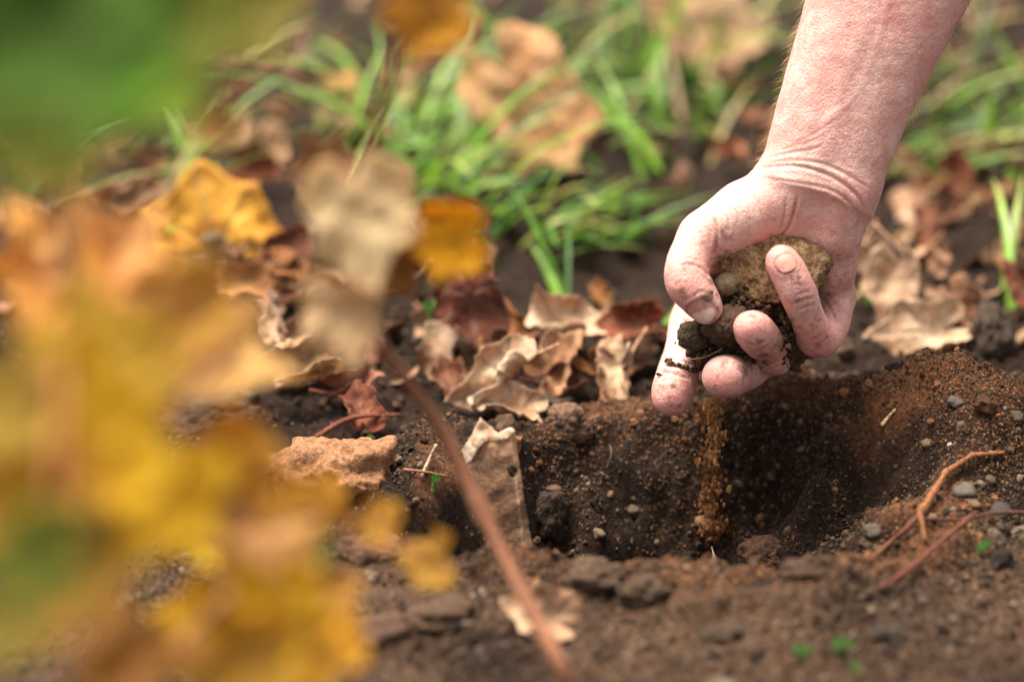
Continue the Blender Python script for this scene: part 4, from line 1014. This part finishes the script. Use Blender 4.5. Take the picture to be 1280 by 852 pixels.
VL = [
 (70, 195, .82, .026, (.30, .22, .04), (55, 0, 10), .8, .4),
 (265, 165, .92, .018, (.36, .20, .06), (55, 0, 100), .9, .4),
 (110, 150, .80, .028, (.16, .34, .03), (55, 0, 190), .7, .4),
 (215, 130, .84, .024, (.26, .36, .04), (55, 0, 200), .7, .4),
 (400, 800, .92, .030, (.80, .48, .05), (55, 0, 20), .9, .5),
 (330, 860, .88, .034, (.84, .54, .05), (55, 0, 250), .9, .5),
 (150, 840, .85, .034, (.44, .22, .05), (55, 0, 70), .9, .5),
 (240, 640, .86, .028, (.34, .15, .07), (50, 0, 120), .9, .5),
 (20, 770, .80, .028, (.30, .24, .04), (55, 0, 10), .8, .4),
 (55, 335, .95, .042, (.80, .45, .12), (55, 10, 30), .9, .5),
 (140, 318, .95, .040, (.80, .50, .20), (60, -10, 320), .9, .5),
 (120, 435, .80, .042, (.66, .46, .06), (62, 15, 20), .7, .5),
 (225, 405, .86, .038, (.56, .32, .06), (55, -10, 120), .8, .6),
 (275, 452, .96, .042, (.78, .52, .20), (46, 10, 260), .9, .4),
 (105, 530, .76, .046, YL, (70, 0, 10), .6, .5),
 (35, 610, .75, .038, OCH, (60, -10, 50), .8, .6),
 (190, 640, .80, .040, YL, (60, 10, 160), .8, .5),
 (300, 600, .88, .034, OCH, (60, 0, 220), .9, .4),
 (95, 715, .74, .036, (.40, .22, .03), (60, 0, 320), .8, .5),
 (335, 690, .90, .034, (.76, .48, .20), (60, 0, 10), .8, .6),
 (385, 625, .98, .026, OCH, (60, 5, 40), .9, .4),
 (350, 775, .86, .032, YL, (65, 5, 190), .8, .5),
 (300, 835, .84, .032, (.62, .38, .05), (60, 10, 100), .9, .5),
 (30, 700, .72, .030, (.16, .19, .02), (60, 0, 90), .7, .4),
 (382, 690, .97, .016, (.10, .27, .02), (60, 0, 20), .7, .4),
 (10, 505, .75, .030, (.48, .34, .05), (65, 0, 10), .7, .4),
 (470, 655, 1.0, .017, (.64, .38, .06), (55, 0, 80), 1., .5),
 (530, 714, 1.06, .028, (.60, .36, .07), (28, 0, 95), 1.9, .3),
 (410, 745, .95, .020, (.55, .30, .06), (50, 0, 150), .9, .4),
 (45, 55, .70, .055, DGR, (60, 0, 130), .5, .3),
 (155, 100, .76, .036, GRN, (62, 10, 200), .6, .3),
 (225, 60, .80, .038, (.20, .23, .03), (58, -10, 160), .6, .4),
 (35, 170, .74, .032, (.16, .20, .02), (60, 0, 100), .6, .4),
 (300, 25, .86, .036, (.24, .22, .04), (58, 0, 140), .6, .4),
 (150, 10, .74, .030, (.13, .22, .02), (60, 5, 60), .6, .3),
 (180, 355, .98, .036, (.80, .45, .10), (58, 0, 40), 1., .5),
 (270, 660, .95, .032, (.86, .60, .06), (55, 10, 330), .9, .5),
 (250, 800, .95, .032, (.84, .54, .05), (55, 0, 140), .9, .5),
 (390, 820, .98, .026, (.86, .56, .06), (55, 0, 200), .9, .5)]
FARTHER = lambda d, c: d if c[1] > c[0] else 1.36 - (1.36 - d) * .90
VL = [(a, b_, FARTHER(d, col), z_ * FARTHER(d, col) / d * .92, tuple(min(.9, c * 1.12) for c in col), (rot[0] - 12, rot[1], rot[2]), k1 * 1.3, k2) for a, b_, d, z_, col, rot, k1, k2 in VL]
vine('vine_shrub', 'blurred vine with yellow, orange and green leaves filling the left foreground',
  [([P(150, 1230, .92), P(140, 900, .92), P(120, 560, .91), P(70, 250, .88), P(20, -40, .84), P(-10, -200, .80)], .0030, .0018, (.2, .4, .6, .8)),
   ([P(140, 900, .92), P(290, 740, .96), P(380, 670, 1.02), P(470, 690, 1.07)], .0018, .0010, (.5,)), ([P(70, 250, .88), P(190, 150, .90), P(310, 30, .92)], .0013, .0009, (.5,)),
   ([P(122, 580, .91), P(220, 490, .95), P(290, 440, 1.0)], .0016, .0010, (.5,))], VL, (.30, .13, .06))
cb_ = on_ground(735, 900)
vine('vine_cane', 'blurred red-brown cane slanting up from the soil before the hole with drying leaves',
  [([cb_ - np.array([0, 0, .01]), P(700, 830, 1.13), P(668, 770, 1.15), P(612, 660, 1.17), P(556, 545, 1.17), P(505, 470, 1.15), P(468, 415, 1.13), P(452, 330, 1.09), P(455, 240, 1.08), P(480, 120, 1.05), P(520, -20, 1.0)], .0033, .0020, (.32, .62))],
  [(448, 290, 1.06, .044, (.90, .74, .46), (56, 15, 190), 1.5, .3), (432, 410, 1.06, .032, (.80, .60, .36), (62, -10, 185), 1.6, .3), (552, 302, 1.08, .028, (.85, .48, .02), (66, 10, 100), .8, .5),
   (492, 345, 1.07, .022, (.36, .17, .04), (62, -20, 150), .9, .4), (522, 14, 1.0, .032, (.64, .32, .03), (60, 10, 100), .9, .4), (400, 200, 1.1, .022, (.38, .20, .09), (60, 10, 40), 1.4, .4)], (.25, .105, .056))

# ------------------------------------------------------------------ things that still share a label are told apart by their order
seen = {}
for o in COL.objects:
    if o.parent is None and 'label' in o and o.get('group'): seen.setdefault(o['label'], []).append(o)
bpy.context.view_layer.update()
ORD = ('first', 'second', 'third', 'fourth', 'fifth', 'sixth', 'seventh', 'eighth', 'ninth', 'tenth', 'eleventh', 'twelfth')
for lab, os_ in seen.items():
    if len(os_) > 1:
        os_.sort(key=lambda q: q.matrix_world.translation.x / max(.1, q.matrix_world.translation.y))
        for k, o in enumerate(os_): o['label'] = lab.replace(',', '') + ', %s from left' % ORD[min(k, 11)]
